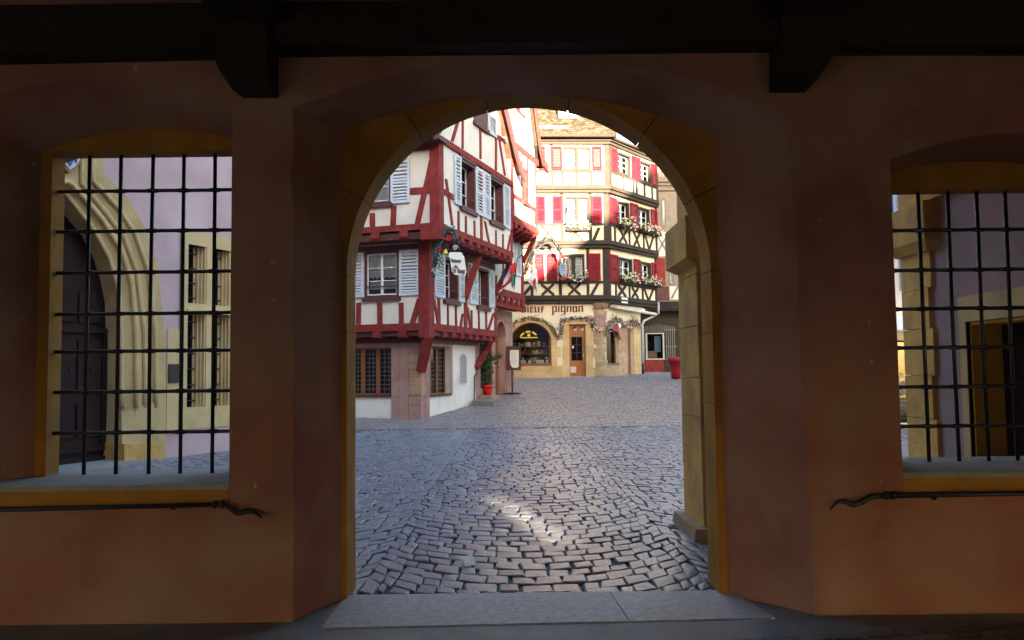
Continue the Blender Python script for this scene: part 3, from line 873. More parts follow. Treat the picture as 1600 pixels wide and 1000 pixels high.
# first floor
Pband = 'timber'
obj('sill_beam', HL[1].rect(MB(), -.0, 2.83, 9, 3.05, -.2, .075), 'timber', house)
obj('sill_beam', HR[1].rect(MB(), .0, 2.83, U1 + .02, 3.05, -.2, .075), 'timber', house)
obj('soffit', MB().loft([tuple(HL[1].p(9, 2.68, 0)), tuple(HL[1].p(0, 2.68, 0)), tuple(HR[1].p(U1, 2.68, 0)), tuple(HR[0].p(U0, 2.68, -.3)), tuple(HL[0].p(9, 2.68, -.3))],
                        [tuple(HL[1].p(9, 2.82, 0)), tuple(HL[1].p(0, 2.82, 0)), tuple(HR[1].p(U1, 2.82, 0)), tuple(HR[0].p(U0, 2.82, -.3)), tuple(HL[0].p(9, 2.82, -.3))]), 'maroon', house)
def joists(F, us, z0, z1, w, o0, o1, m='timber', round_=False):
    for u in us:
        if round_:
            pr = [(o1, z1), (o1, z0 + .09), (o1 - .05, z0 + .03), (o1 - .14, z0), (o0, z0), (o0, z1)]
        else:
            pr = [(o1, z1), (o1, z0 + .03), (o1 - .05, z0), (o0, z0), (o0, z1)]
        obj('joist_end', MB().loft([F.p(u - w / 2, z, o) for o, z in pr], [F.p(u + w / 2, z, o) for o, z in pr]), m, house)
joists(HL[1], [.78, 1.62, 2.42, 3.2], 2.62, 2.828, .26, -.4, .10)
joists(HR[1], [1.05, 1.75, 2.45, 3.1, 3.75, 4.4, 5.05, 5.6], 2.64, 2.828, .22, -.4, .09)
obj('corner_post', MB().loft([HL[1].p(.26, 2.62, .085), HL[1].p(0, 2.62, .09) + (HR[1].p(0, 0, .09) - HR[1].p(0, 0, 0)), HR[1].p(.28, 2.62, .085), HR[1].p(.28, 2.62, -.2), HL[1].p(.26, 2.62, -.2)],
                             [HL[1].p(.26, 5.45, .085), HL[1].p(0, 5.45, .09) + (HR[1].p(0, 0, .09) - HR[1].p(0, 0, 0)), HR[1].p(.28, 5.45, .085), HR[1].p(.28, 5.45, -.2), HL[1].p(.26, 5.45, -.2)]), 'timber', house)
tl = [[(2.267,3.065),(2.266,3.724)], [(1.553,3.064),(1.551,3.699)], [(0.840,3.063),(0.837,3.673)]]
timbers(HL[1], house, 'timber', [(a, b, .15) for a, b in tl] + [(*[(0.478,3.071),(0.227,3.784)], .17)])
obj('head_beam', HL[1].rect(MB(), .0, 5.26, 9, 5.42, -.1, .05), 'maroon', house)
obj('head_beam', HR[1].rect(MB(), .28, 5.24, U1, 5.42, -.1, .05), 'maroon', house)
timbers(HR[1], house, 'timber',
        [(*[(0.786,2.981),(0.752,3.835)], .16), (*[(1.463,2.973),(1.451,3.690)], .10), (*[(2.097,2.941),(2.060,3.713)], .11), (*[(0.716,3.036),(0.425,3.789)], .12),
         (*[(2.413,2.996),(2.638,3.484)], .12), (*[(2.900,2.997),(2.954,5.447)], .26), (*[(3.289,2.971),(3.082,3.722)], .12), (*[(3.402,2.955),(3.418,3.639)], .11),
         (*[(4.101,2.962),(4.089,3.661)], .10), (*[(4.771,2.945),(4.761,3.681)], .12), (*[(4.897,2.972),(5.560,3.686)], .13), (*[(5.701,2.890),(5.801,5.069)], .2)])
W1 = add_window(HL[1], house, H1L[0], .045, 2, 3, curtain=(.40, .98), sill='maroon', lining=.035)
obj('valance', HL[1].rect(MB(), 1.02, 4.12, 1.95, 4.34, -.16, -.15), 'lace', W1)
obj('guard_bar', MB().tube([HL[1].p(.98, 4.18, .03), HL[1].p(2.0, 4.18, .03)], .018, 6), 'maroon', house)
for r_ in H1R: 
    add_window(HR[1], house, r_, .26, 2, 3, curtain=(.0, .98), sill='maroon')
    obj('guard_bar', MB().tube([HR[1].p(r_[0], 4.16, .0), HR[1].p(r_[2], 4.16, .0)], .018, 6), 'maroon', house)
add_shutter(HL[1], house, (0.247,3.879,0.883,5.229), 'shutter', 12); add_shutter(HL[1], house, (2.06, 3.88, 2.66, 5.24), 'shutter', 12)
for r_ in ((.42, 3.86, 1.16, 5.16), (2.29, 3.86, 2.74, 5.16), (3.24, 3.86, 3.94, 5.16), (5.06, 3.86, 5.56, 5.16)): add_shutter(HR[1], house, r_, 'shutter', 12)
# second floor
obj('sill_beam', HL[2].rect(MB(), .0, 5.70, 9, 5.88, -.2, .075), 'timber', house)
obj('sill_beam', HR[2].rect(MB(), .0, 5.68, U2 + .03, 5.87, -.2, .077), 'timber', house)
obj('soffit', MB().loft([tuple(HL[2].p(9, 5.46, 0)), tuple(HL[2].p(0, 5.46, 0)), tuple(HR[2].p(U2, 5.46, 0)), tuple(HR[1].p(U1, 5.46, -.3)), tuple(HL[1].p(9, 5.46, -.3))],
                        [tuple(HL[2].p(9, 5.66, 0)), tuple(HL[2].p(0, 5.66, 0)), tuple(HR[2].p(U2, 5.66, 0)), tuple(HR[1].p(U1, 5.66, -.3)), tuple(HL[1].p(9, 5.66, -.3))]), 'maroon', house)
joists(HL[2], [.9 - .42 + .55, 1.95, 2.9, 3.8], 5.44, 5.698, .26, -.5, .11, 'timber', True)
joists(HR[2], [.95, 1.62, 2.28, 2.95, 3.6, 4.25, 4.9, 5.5, 6.1], 5.44, 5.678, .24, -.5, .11, 'timber', True)
def corner(z0, z1, a, b_, o, name='corner_post', m='timber'):
    q = lambda z: [HL[2].p(a, z, o), HL[2].p(0, z, o + .002) + (HR[2].p(0, 0, o + .002) - HR[2].p(0, 0, 0)), HR[2].p(b_, z, o), HR[2].p(b_, z, -.2), HL[2].p(a, z, -.2)]
    obj(name, MB().loft(q(z0), q(z1)), m, house)
corner(5.88, 8.3, .22, .24, .085)
corner(5.40, 5.87, .5, .35, .12, 'corner_bracket')
timbers(HL[2], house, 'timber', [(*[(2.078,5.709),(2.077,6.298)], .16), (*[(1.396,5.723),(1.394,6.459)], .17), (*[(0.862,6.854),(0.139,6.836)], .2), (*[(0.665,5.771),(0.091,8.029)], .17)])
obj('eaves_beam', HL[2].rect(MB(), .0, 8.02, 9, 8.17, -.1, .06), 'timber', house)
H2z = 8.35
timbers(HR[2], house, 'timber',
        [(*[(1.008,5.987),(0.556,7.262)], .13), (*[(1.497,5.851),(1.484,6.477)], .11), (*[(2.056,5.758),(2.071,6.422)], .10), (*[(2.805,5.684),(2.795,6.403)], .11), (*[(3.422,5.646),(3.377,8.254)], .16),
         (*[(4.135,5.852),(3.737,6.540)], .13), (*[(4.779,5.723),(4.769,6.404)], .1), (*[(5.454,5.679),(5.478,6.380)], .1), (*[(5.856,5.708),(6.295,6.482)], .12), (*[(6.370,5.659),(6.465,8.283)], .16),
         (*[(0.456,6.861),(1.121,6.820)], .16)])
obj('tie_beam', HR[2].rect(MB(), .1, 8.26, U2 + .15, 8.44, -.1, .08), 'timber', house)
timbers(HR[2], house, 'timber',
        [(*[(1.056,8.520),(1.516,9.258)], .13), (*[(1.857,8.508),(1.877,9.401)], .12), (*[(3.385,8.553),(3.410,9.518)], .13), (*[(4.834,8.500),(4.871,9.716)], .13), (*[(5.750,8.524),(5.192,9.666)], .12),
         (*[(3.527,9.571),(5.861,9.795)], .13)])
add_window(HL[2], house, H2L[0], .045, 2, 3, curtain=(.0, .98), sill='maroon', lining=.035)
for r_ in H2R:
    add_window(HR[2], house, r_, .26, 2, 3, curtain=(.0, .98), sill='maroon')
    obj('guard_bar', MB().tube([HR[2].p(r_[0], 7.0, .0), HR[2].p(r_[2], 7.0, .0)], .018, 6), 'maroon', house)
    obj('window_head', HR[2].rect(MB(), r_[0] - .1, r_[3] + .035, r_[2] + .05, r_[3] + .11, -.05, .07), 'maroon', house)
add_shutter(HL[2], house, (.86, 6.52, 1.46, 7.98), 'shutter', 12)
for r_ in ((1.16, 6.66, 1.64, 8.18), (2.9, 6.66, 3.55, 8.18), (3.62, 6.66, 4.2, 8.18), (5.55, 6.66, 6.2, 8.18)): add_shutter(HR[2], house, r_, 'shutter', 12)
# attic window with dark boarded shutters
aw = (2.85, 9.66, 4.0, 10.9)
obj('attic_window', HR[2].rect(MB(), aw[0], aw[1], aw[2], aw[3], -.02, .05), 'maroon', house)
obj('window_sill', HR[2].rect(MB(), aw[0] - .08, aw[1] - .12, aw[2] + .08, aw[1] - .005, -.02, .1), 'maroon', house)
add_shutter(HR[2], house, (4.12, 9.62, 4.85, 10.95), 'shutter', 12)
# roof: planes running back from the gable, dark bargeboards with a kick at the eaves
slope_r = [(7.25, 8.78), (6.75, 9.05), (6.3, 9.5), (5.29, 10.74), AP]
slope_l = [(-.75, 8.28), (-.35, 8.60), (.1, 9.1), (.95, 10.3), AP]
rf = MB()
for sl_ in (slope_r, slope_l):
    for (a, b) in zip(sl_, sl_[1:]):
        P = lambda q, o, dz=0: HR[2].p(q[0], q[1] + dz, o)
        rf.hexa([P(a, .28, .06), P(b, .28, .06), P(b, -9, .06), P(a, -9, .06)], [P(a, .28, .18), P(b, .28, .18), P(b, -9, .18), P(a, -9, .18)])
obj('roof', rf, 'roof_dark', house)
for sl_ in (slope_r, slope_l):
    bb = MB()
    for (a, b) in zip(sl_, sl_[1:]):
        P = lambda q, o, dz=0: HR[2].p(q[0], q[1] + dz, o)
        bb.hexa([P(a, .22, -.2), P(b, .22, -.2), P(b, .30, -.2), P(a, .30, -.2)], [P(a, .22, .2), P(b, .22, .2), P(b, .30, .2), P(a, .30, .2)])
    obj('bargeboard', bb, 'maroon', house)
obj('eaves_board', HL[2].rect(MB(), -.25, 8.18, 9, 8.30, -.1, .52), 'maroon', house)
obj('gutter', MB().tube([HL[2].p(-.3, 8.30, .62), HL[2].p(9, 8.30, .62)], .07, 8), 'maroon', house)
# struts under the overhangs
a = HR[0].p(.02, 1.66, .02) + HL[0].p(0, 0, .02) - HL[0].p(0, 0, 0); b = HR[1].p(.02, 2.66, .0)
obj('strut', bar3(a, b, .26, (1, .3, 0)), 'timber', house)
kp = [HR[0].p(U0 - .02, 1.72, .04), HR[0].p(U0 + .28, 2.0, .12), HR[0].p(U0 + .62, 2.35, .2), HR[1].p(5.5, 2.7, -.06)]
b = MB()
for p, q in zip(kp, kp[1:]):
    m_ = bar3(p, q + (q - p).normalized() * .03, .17, (1, 0, 0)); b.add(m_.v, m_.f)
obj('strut', b, 'timber', house)
obj('strut', bar3(HR[1].p(2.78, 4.0, .06), HR[1].p(3.12, 5.42, .42), .2, (0, 1, 0)), 'timber', house)
obj('strut', bar3(HR[1].p(5.62, 4.4, .06), HR[1].p(6.0, 5.42, .45), .17, (0, 1, 0)), 'timber', house)

# ------------------------------------------------------------------ narrow house behind it, gable in the sun
V0 = 6.56
hb_ = HR[2].p(8, 0, -.2)
house2 = thing('half_timbered_house', 'narrow sunlit half timbered house with a steep gable squeezed behind the red corner house', 'house', (hb_.x, hb_.y, gz(hb_.y)))
w = MB()
VE = 9.5
HR[2].wall(w, V0, 7.0, VE, 9.8, [(7.75, 8.0, 8.35, 9.25)])
HR[2].prism(w, [(V0, 9.801), (VE - .02, 9.801), (8.6, 12.3), (6.2, 17.2), (V0 - .6, 17.2), (V0 - .6, 9.801)], -.25, 0)
obj('wall', w, 'plaster', house2)
w = MB()
HR[1].wall(w, 5.75, 4.25, 8.9, 6.9, [(6.55, 5.3, 7.6, 6.7)])
obj('wall', w, 'plaster', house2)
def pl(F, u0, u1, o): return [F.p(u0, 0, o), F.p(u1, 0, o)]
a, b = HR[1].p(5.75, 0, -.27), HR[1].p(8.6, 0, -.27); nn = Vector((HR[0].n[0], HR[0].n[1], 0)) * -5
obj('room_core', MB().loft([(p.x, p.y, 4.2) for p in (a, b, b + nn, a + nn)], [(p.x, p.y, 9.7) for p in (a, b, b + nn, a + nn)]), 'room', house2)
timbers(HR[2], house2, 'timber',
        [((V0 - .1, 9.93), (VE + .3, 9.9), .24), ((7.1, 11.32), (8.2, 11.3), .1), ((V0, 8.0), (VE, 7.92), .14), ((8.36, 7.95), (8.36, 9.8), .14), ((7.72, 7.95), (7.72, 9.8), .12),
         (*[(7.863,7.353),(7.890,8.016)], .1), (*[(9.220,7.357),(9.379,8.097)], .1), ((V0 + .05, 7.2), (V0 + .05, 9.8), .14), ((9.42, 7.2), (9.42, 9.8), .15)])
add_window(HR[2], house2, (7.80, 8.03, 8.30, 9.25), .2, 1, 2, sill='timber', surround='timber')
obj('attic_window', HR[2].rect(MB(), 6.7, 11.35, 7.5, 12.4, -.02, .05), 'timber', house2)
obj('sill_beam', HR[2].rect(MB(), V0, 6.95, VE + .06, 7.22, -.2, .09), 'timber', house2)
for u in (6.75, 7.35, 7.95, 8.55, 9.15):
    pr = [(.10, 6.94), (.10, 6.8), (-.55, 6.55), (-.6, 6.94)]
    obj('joist_end', MB().loft([HR[2].p(u - .11, z, o) for o, z in pr], [HR[2].p(u + .11, z, o) for o, z in pr]), 'timber', house2)
obj('soffit', MB().loft([HR[2].p(V0, 6.84, .0), HR[2].p(VE, 6.84, .0), HR[1].p(8.9, 6.84, -.2), HR[1].p(5.8, 6.84, -.2)], [HR[2].p(V0, 6.94, .0), HR[2].p(VE, 6.94, .0), HR[1].p(8.9, 6.94, -.2), HR[1].p(5.8, 6.94, -.2)]), 'timber', house2)
obj('strut', bar3(HR[1].p(8.85, 5.9, .03), HR[2].p(9.3, 6.85, 0), .17, (0, 1, 0)), 'timber', house2)
obj('corner_post', HR[1].rect(MB(), 8.72, 4.4, 8.9, 6.9, -.1, .05), 'timber', house2)
obj('sill_beam', HR[1].rect(MB(), 5.75, 4.36, 8.95, 4.62, -.2, .09), 'timber', house2)
for u in (6.2, 6.85, 7.5, 8.15, 8.75):
    obj('joist_end', HR[1].rect(MB(), u - .13, 4.1, u + .13, 4.355, -.4, .1), 'timber', house2)
obj('lower_beam', HR[1].rect(MB(), 5.75, 3.95, 8.92, 4.098, -.4, .06), 'timber', house2)
add_window(HR[1], house2, (6.58, 5.32, 7.58, 6.68), .24, 2, 3, sill='maroon')
add_shutter(HR[1], house2, (7.98, 5.3, 8.62, 6.74), 'shutter', 12)
sr = [(10.5, 9.82), (9.9, 10.0), (9.5, 10.5), (8.9, 11.9), (6.2, 17.4)]
bb, rf = MB(), MB()
for a, b in zip(sr, sr[1:]):
    P = lambda q, o, dz=0: HR[2].p(q[0], q[1] + dz, o)
    bb.hexa([P(a, .16, -.2), P(b, .16, -.2), P(b, .24, -.2), P(a, .24, -.2)], [P(a, .16, .16), P(b, .16, .16), P(b, .24, .16), P(a, .24, .16)])
    rf.hexa([P(a, .20, .05), P(b, .20, .05), P(b, -7, .05), P(a, -7, .05)], [P(a, .20, .17), P(b, .20, .17), P(b, -7, .17), P(a, -7, .17)])
obj('bargeboard', bb, 'timber', house2); obj('roof', rf, 'roof_tile', house2)
# its stone ground floor: latticed window, round-headed doorway, stone step
w = MB()
HR[0].wall(w, U0 + .01, .2, 8.5, 3.95, [(4.97, 1.0, 6.2, 3.1), (6.5, .5, 7.6, 3.55)], .3)
obj('ground_wall', w, 'pink_stone', house2)
ar = arc3((6.5, 2.95), (7.6, 2.95), (7.05, 3.5), 12)
b = MB().loft([HR[0].p(u, z, -.28) for u, z in ar + [(7.6, 3.56), (6.5, 3.56)]], [HR[0].p(u, z, -.001) for u, z in ar + [(7.6, 3.56), (6.5, 3.56)]])
obj('arch_stone', b, 'pink_stone', house2)
ro = arc3((6.36, 2.95), (7.74, 2.95), (7.05, 3.64), 12)
obj('arch_moulding', MB().loft([HR[0].p(u, z, -.02) for u, z in ar + ro[::-1]], [HR[0].p(u, z, .05) for u, z in ar + ro[::-1]]), 'pink_stone', house2)
obj('door', HR[0].rect(MB(), 6.5, .5, 7.6, 3.5, -.36, -.29), 'brown_wood', house2)
w = obj('window', HR[0].rect(MB(), 4.99, 1.0, 5.06, 3.1, -.2, -.05).add(*HR[0].rect(MB(), 6.1, 1.0, 6.2, 3.1, -.2, .0).__dict__.values()), 'brown_wood', house2)
obj('pane', HR[0].rect(MB(), 5.06, 1.0, 6.1, 3.1, -.18, -.17), 'glass_dark', w)
obj('room_core', HR[0].rect(MB(), 4.8, .3, 6.45, 3.5, -2, -.32), 'room', house2)
for k in range(7): obj('lattice_bar', HR[0].rect(MB(), 5.06, 1.2 + k * .28, 6.1, 1.225 + k * .28, -.15, -.12), 'iron', w)
for k in range(5): obj('lattice_bar', HR[0].rect(MB(), 5.2 + k * .18, 1.0, 5.225 + k * .18, 3.1, -.119, -.10), 'iron', w)
obj('doorway_base', HR[0].rect(MB(), 7.62, .3, 8.53, 1.62, -.05, .06), 'pink_stone', house2)
obj('step', HR[0].rect(MB(), 4.75, .2, 5.75, .76, .001, .46), 'pink_stone', house2)

# ------------------------------------------------------------------ leaves and petals
def leaf_cloud(mb, n, place, size, r):
    for _ in range(n):
        c = Vector(place(r))
        a = Vector((r.gauss(0, 1), r.gauss(0, 1), r.gauss(0, 1))).normalized()
        b = a.orthogonal().normalized()
        b = (Matrix.Rotation(r.uniform(0, 6.28), 3, a) @ b)
        s = size * r.uniform(.6, 1.3)
        t = a.cross(b)
        mb.add([c - b * s, c + t * s * .45 + a * s * .12, c + b * s, c - t * s * .45 + a * s * .12], [(0, 1, 2), (0, 2, 3)])
    return mb
def petal_blobs(mb, n, place, size, r):
    for _ in range(n):
        c = Vector(place(r)); s = size * r.uniform(.6, 1.3)
        d = [Vector(v) * s for v in ((1, 0, 0), (0, 1, 0), (-1, 0, 0), (0, -1, 0), (0, 0, .8), (0, 0, -.8))]
        m = Matrix.Rotation(r.uniform(0, 3), 3, 'X') @ Matrix.Rotation(r.uniform(0, 3), 3, 'Z')
        mb.add([c + m @ v for v in d], [(0, 1, 4), (1, 2, 4), (2, 3, 4), (3, 0, 4), (1, 0, 5), (2, 1, 5), (3, 2, 5), (0, 3, 5)])
    return mb

def wall_with(F, mb, outer, holes, o=0., depth=.3):
    """front sheet with shaped holes and their reveals"""
    mb.plate(outer, holes, lambda u, z: F.p(u, z, o))
    for h in holes:
        h2 = h + [h[0]]
        mb.strip([F.p(u, z, o) for u, z in h2], [F.p(u, z, o - depth) for u, z in h2])
    return mb

# ------------------------------------------------------------------ shop house on the far corner
K0 = PF[0].p(0, 0)
shop = thing('shop_house', 'cream shop house with dark brown timbers, crimson shutters and an arched shop window', 'house', (K0.x, K0.y, gz(K0.y)))
QL = 8.0
FT, RT = 6.5, 4.72
# ground floor walls
AW = (2.56, 4.42, 3.13, 3.80)             # shop arch: right, left, spring, crown
arch_in = arc3((AW[1], AW[2]), (AW[0], AW[2]), ((AW[0] + AW[1]) / 2, AW[3]), 18)
b = MB()
CU = .3                                       # the ground floor corner stands back under the overhang
wall_with(PF[0], b, [(CU, .9), (CU, 4.66), (FT, 4.66), (FT, .9)], [[(AW[1], 1.83)] + arch_in + [(AW[0], 1.83)], [(1.74, 1.0), (1.74, 3.70), (.98, 3.70), (.98, 1.0)]])
obj('wall', b, 'cream', shop)
SW = (.50, 1.50, 1.92, 3.15, 3.58)           # small arched window on the right face: u0 u1 z0 spring crown
b = MB()
arch_sm = arc3((SW[0], SW[3]), (SW[1], SW[3]), ((SW[0] + SW[1]) / 2, SW[4]), 12)
wall_with(PR[0], b, [(0, .9), (0, 4.66), (3.6, 4.66), (3.6, .9)], [[(SW[0], SW[2])] + arch_sm + [(SW[1], SW[2])], [(2.40, 1.0), (2.40, 3.6), (2.98, 3.6), (2.98, 1.0)]])
obj('wall', b, 'cream', shop)
# stone ring of the shop arch
arch_out = arc3((AW[1] + .27, AW[2]), (AW[0] - .27, AW[2]), ((AW[0] + AW[1]) / 2, AW[3] + .25), 18)
for k in range(0, 18, 2):
    poly = arch_in[k:k + 3] + arch_out[k:k + 3][::-1]
    obj('arch_stone', PF[0].prism(MB(), poly, -.1, .028 + (k % 4) * .003), 'shop_stone', shop)
rs = random.Random(9)
for xa, xb in ((AW[0] - .27, AW[0]), (AW[1], AW[1] + .27)):
    zz = [1.83, 2.2, 2.68, 3.128]
    for i, (a, c) in enumerate(zip(zz, zz[1:])):
        e = .0 if xa > 3 else (.16 if i == 1 else 0)
        obj('jamb_stone', PF[0].rect(MB(), xa - e, a + .004, xb, c - .004, -.12, .027 + i * .002), 'shop_stone', shop)
for u in (2.06, 2.62, 3.2, 3.85, 4.5, 5.2):
    w_ = {2.06: .555, 2.62: .575, 3.2: .645, 3.85: .645, 4.5: .69, 5.2: 1.2}[u]
    obj('base_stone', PF[0].rect(MB(), u, .95, u + w_, 1.50, -.1, .035 + rs.uniform(0, .006)), 'shop_stone', shop)
    obj('base_stone', PF[0].rect(MB(), u, 1.506, u + w_, 1.826, -.1, .028 + rs.uniform(0, .006)), 'shop_stone', shop)
obj('cellar_vent', PF[0].rect(MB(), 3.2, 1.16, 3.72, 1.25, .0, .045), 'black', shop)
# shop window: frame, glass, goods on show, gilt lettering on the glass
b = MB()
inn = arc3((AW[1] - .06, AW[2]), (AW[0] + .06, AW[2]), ((AW[0] + AW[1]) / 2, AW[3] - .06), 18)
PF[0].prism(b, arch_in + inn[::-1], -.24, -.16)
PF[0].rect(b, AW[0], 1.95, AW[0] + .085, AW[2], -.24, -.15); PF[0].rect(b, AW[1] - .085, 1.95, AW[1], AW[2], -.24, -.15); PF[0].rect(b, AW[0] - .01, 1.80, AW[1], 1.95, -.24, .03)
w = obj('shop_window', b, 'brown_wood', shop)
obj('pane', PF[0].prism(MB(), [(AW[1] - .05, 1.95)] + inn + [(AW[0] + .05, 1.95)], -.21, -.20), 'glass', w)
core(shop, PF[0], PR[0], FT, 3.5, .9, 4.6, 1.4)
obj('alley_wall', PR[0].rect(MB(), 3.601, .9, 3.8, 4.66, -4, -.01), 'cream', shop)
b = MB()
for z in (1.98, 2.35, 2.7): PF[0].rect(b, 2.6, z, 4.4, z + .03, -.9, -.32)
obj('shelf', b, 'brown_wood', w)
b = MB(); r = random.Random(12)
for z in (2.01, 2.38, 2.73):
    for _ in range(34):
        u, s, h = r.uniform(2.65, 4.3), r.uniform(.04, .1), r.uniform(.08, .24)
        PF[0].rect(b, u, z, u + s, z + h, -r.uniform(.5, .85), -r.uniform(.33, .42))
obj('shop_goods', b, 'wares', w, kind='stuff')
b = MB(); r = random.Random(13)
for _ in range(12):
    u = r.uniform(2.65, 4.2); PF[0].rect(b, u, 1.955, u + .12, 2.10, -.36, -.30 - r.uniform(0, .02))
obj('price_card', b, 'paper', w, kind='stuff')

# blackletter lettering
def stem(x, z0=0., z1=1., w=.24): return [(x, z0 + .11), (x + w / 2, z0), (x + w, z0 + .11), (x + w, z1 - .11), (x + w / 2, z1), (x, z1 - .11)]
def tick(x0, z0, x1, z1, t=.13): return [(x0, z0 - t / 2), (x1, z1 - t / 2), (x1, z1 + t / 2), (x0, z0 + t / 2)]
def dia(x, z, s=.15): return [(x - s, z), (x, z - s), (x + s, z), (x, z + s)]
GL = {
    'u': ([stem(0), stem(.48), tick(.12, .03, .55, .17)], .86), 'n': ([stem(0), stem(.48), tick(.14, .84, .58, .97)], .86),
    'i': ([stem(0), dia(.14, 1.3)], .40), 'v': ([stem(0, 0, 1.2), stem(.48, .05, .95), tick(.1, .04, .6, .14), tick(.2, .86, .6, .95)], .86),
    'e': ([stem(0), tick(.1, .88, .5, .95), tick(.38, .70, .5, .95, .2), tick(.12, .5, .52, .68, .1), tick(.1, .04, .52, .16)], .66),
    'x': ([stem(.1), tick(-.05, .5, .5, .56, .11), dia(.48, .88, .14), tick(-.08, -.02, .2, .1)], .66),
    'p': ([stem(0, -.45, 1), stem(.48), tick(.12, .04, .6, .14), tick(.14, .86, .58, .97), tick(-.12, -.38, .3, -.3, .1)], .86),
    'g': ([stem(0), stem(.48, -.35, 1), tick(.12, .04, .55, .16), tick(.14, .86, .7, .99), tick(0, -.42, .6, -.3, .12)], .86),
    'o': ([stem(0), stem(.46), tick(.1, .03, .56, .15), tick(.12, .85, .58, .97)], .84),
    'r': ([stem(0), dia(.36, .88, .14), tick(.14, .8, .36, .92)], .58), 'f': ([stem(0, -.1, 1.25), tick(.1, 1.18, .45, 1.25), tick(-.12, .8, .36, .86, .1)], .54),
    'a': ([stem(.4), tick(.05, .9, .5, .98), tick(.0, .35, .45, .55), stem(0, .0, .5, .18), tick(.05, .04, .45, .13)], .78),
    't': ([stem(0, 0, 1.25), tick(-.12, .85, .36, .92, .11)], .50), 's': ([tick(0, .9, .42, .96, .16), tick(.02, .78, .4, .35, .2), tick(0, .06, .4, .14, .16)], .56),
    'F': ([stem(.1, 0, 1.4), tick(-.1, 1.3, .75, 1.42), tick(.1, .74, .62, .82), dia(.74, 1.22, .12), tick(-.1, .02, .3, .06)], .86),
    'R': ([stem(.05, 0, 1.4), stem(.5, .7, 1.35, .2), tick(-.1, 1.3, .65, 1.4), tick(.2, .68, .66, .76), tick(.28, .66, .78, .05, .2)], .92),
    'A': ([stem(0, 0, 1.2), stem(.5, 0, 1.4), tick(.0, 1.1, .6, 1.38), tick(.1, .6, .6, .66), ], .90),
    'h': ([stem(0, 0, 1.4), stem(.46), tick(.12, .84, .56, .97)], .84), 'l': ([stem(0, 0, 1.4)], .38), ' ': ([], .7),
}
def write(F, parent, text, u0, z0, h, m, o, s=-1, w=1., name='lettering', each=True, skew=0.):
    """blackletter text; s=-1 when u grows to the left"""
    u = u0
    for ch in text:
        polys, adv = GL[ch]
        if polys:
            b = MB()
            for k, p in enumerate(polys):
                F.prism(b, [(u + s * x * h * w, z0 + z * h + skew * (u - u0 + s * x * h * w)) for x, z in p], o, o + .018 + k * .0015)
            obj('letter', b, m, parent)
        u += s * adv * h * w
    return u
LW = .82
write(PF[0], shop, 'au', 4.98, 4.25, .30, 'letter', .004, -1, LW)
write(PF[0], shop, 'vieux', 3.91, 4.25, .30, 'letter', .004, -1, 1.05)
write(PF[0], shop, 'pignon', 2.50, 4.25, .30, 'letter', .004, -1, 1.05)
gl = MB()
aa = arc3((3.98, 3.17), (3.14, 3.17), (3.56, 3.44), 12); ab = arc3((3.90, 3.17), (3.22, 3.17), (3.56, 3.36), 12)
for k in range(0, 12):
    if k % 4 != 3: PF[0].prism(gl, aa[k:k + 2] + ab[k:k + 2][::-1], -.199, -.19)
PF[0].rect(gl, 3.16, 3.10, 3.96, 3.15, -.199, -.19); PF[0].prism(gl, [(3.63, 3.19), (3.56, 3.16), (3.49, 3.19), (3.50, 3.30), (3.62, 3.30)], -.199, -.188)
obj('gilt_emblem', gl, 'gold', w, kind='stuff')
# door: stone surround, orange wood, six panes, lamps, letter box
for i, (a, c) in enumerate(zip([1.0, 1.55, 2.15, 2.75, 3.3], [1.546, 2.146, 2.746, 3.296, 3.705])):
    obj('jamb_stone', PF[0].rect(MB(), 1.75, a, 2.05 - (i % 2) * .04, c, -.1, .03 + i * .002), 'shop_stone', shop)
    obj('jamb_stone', PF[0].rect(MB(), .62 + (i % 2) * .04, a, .97, c, -.1, .031 + i * .002), 'shop_stone', shop)
obj('lintel_stone', PF[0].rect(MB(), .62, 3.712, 2.05, 3.95, -.1, .033), 'shop_stone', shop)
b = MB(); D0, D1 = .99, 1.73
for a in ((D0, 1.33, D0 + .13, 3.3), (D1 - .11, 1.33, D1, 3.3), (D0 + .13, 1.33, D1 - .11, 2.05), (D0 + .13, 3.14, D1 - .11, 3.3)): PF[0].rect(b, *a, -.25, -.19)
door = obj('door', b, 'door_wood', shop)
obj('transom', PF[0].rect(MB(), D0, 3.305, D1, 3.70, -.25, -.18), 'door_wood', door)
for i in range(2):
    for j in range(3):
        x0, z0 = D0 + .13 + i * .25, 2.05 + j * .3633
        obj('pane', PF[0].rect(MB(), x0 + .008, z0 + .008, x0 + .242, z0 + .355, -.225, -.215), 'glass_dark', door)
b = MB(); PF[0].rect(b, D0 + .372, 2.05, D0 + .388, 3.14, -.235, -.205)
for z in (2.41, 2.775): PF[0].rect(b, D0 + .13, z - .007, D1 - .11, z + .007, -.234, -.206)
obj('glazing_bar', b, 'brown_wood', door)
obj('letter_box', PF[0].rect(MB(), 1.42, 1.50, 1.68, 1.78, -.19, -.17), 'awning', door)
obj('notice', PF[0].rect(MB(), 1.5, 2.62, 1.58, 2.72, -.214, -.21), 'paper', door)
b = MB()
obj('handle', PF[0].rect(MB(), 1.06, 2.2, 1.09, 2.36, -.19, -.15), 'gold', door)
for u in (1.46, 1.15):
    lm = obj('lamp', MB().tube([PF[0].p(u, 3.56, -.17), PF[0].p(u, 3.56, -.02)], .055, 10), 'black', shop)
    obj('lamp_arm', PF[0].rect(MB(), u - .08, 3.42, u + .04, 3.53, -.18, -.12), 'paper', lm)
obj('door_step', PF[0].rect(MB(), .6, 1.0, 1.85, 1.325, -.3, .30), 'grey_stone', shop)
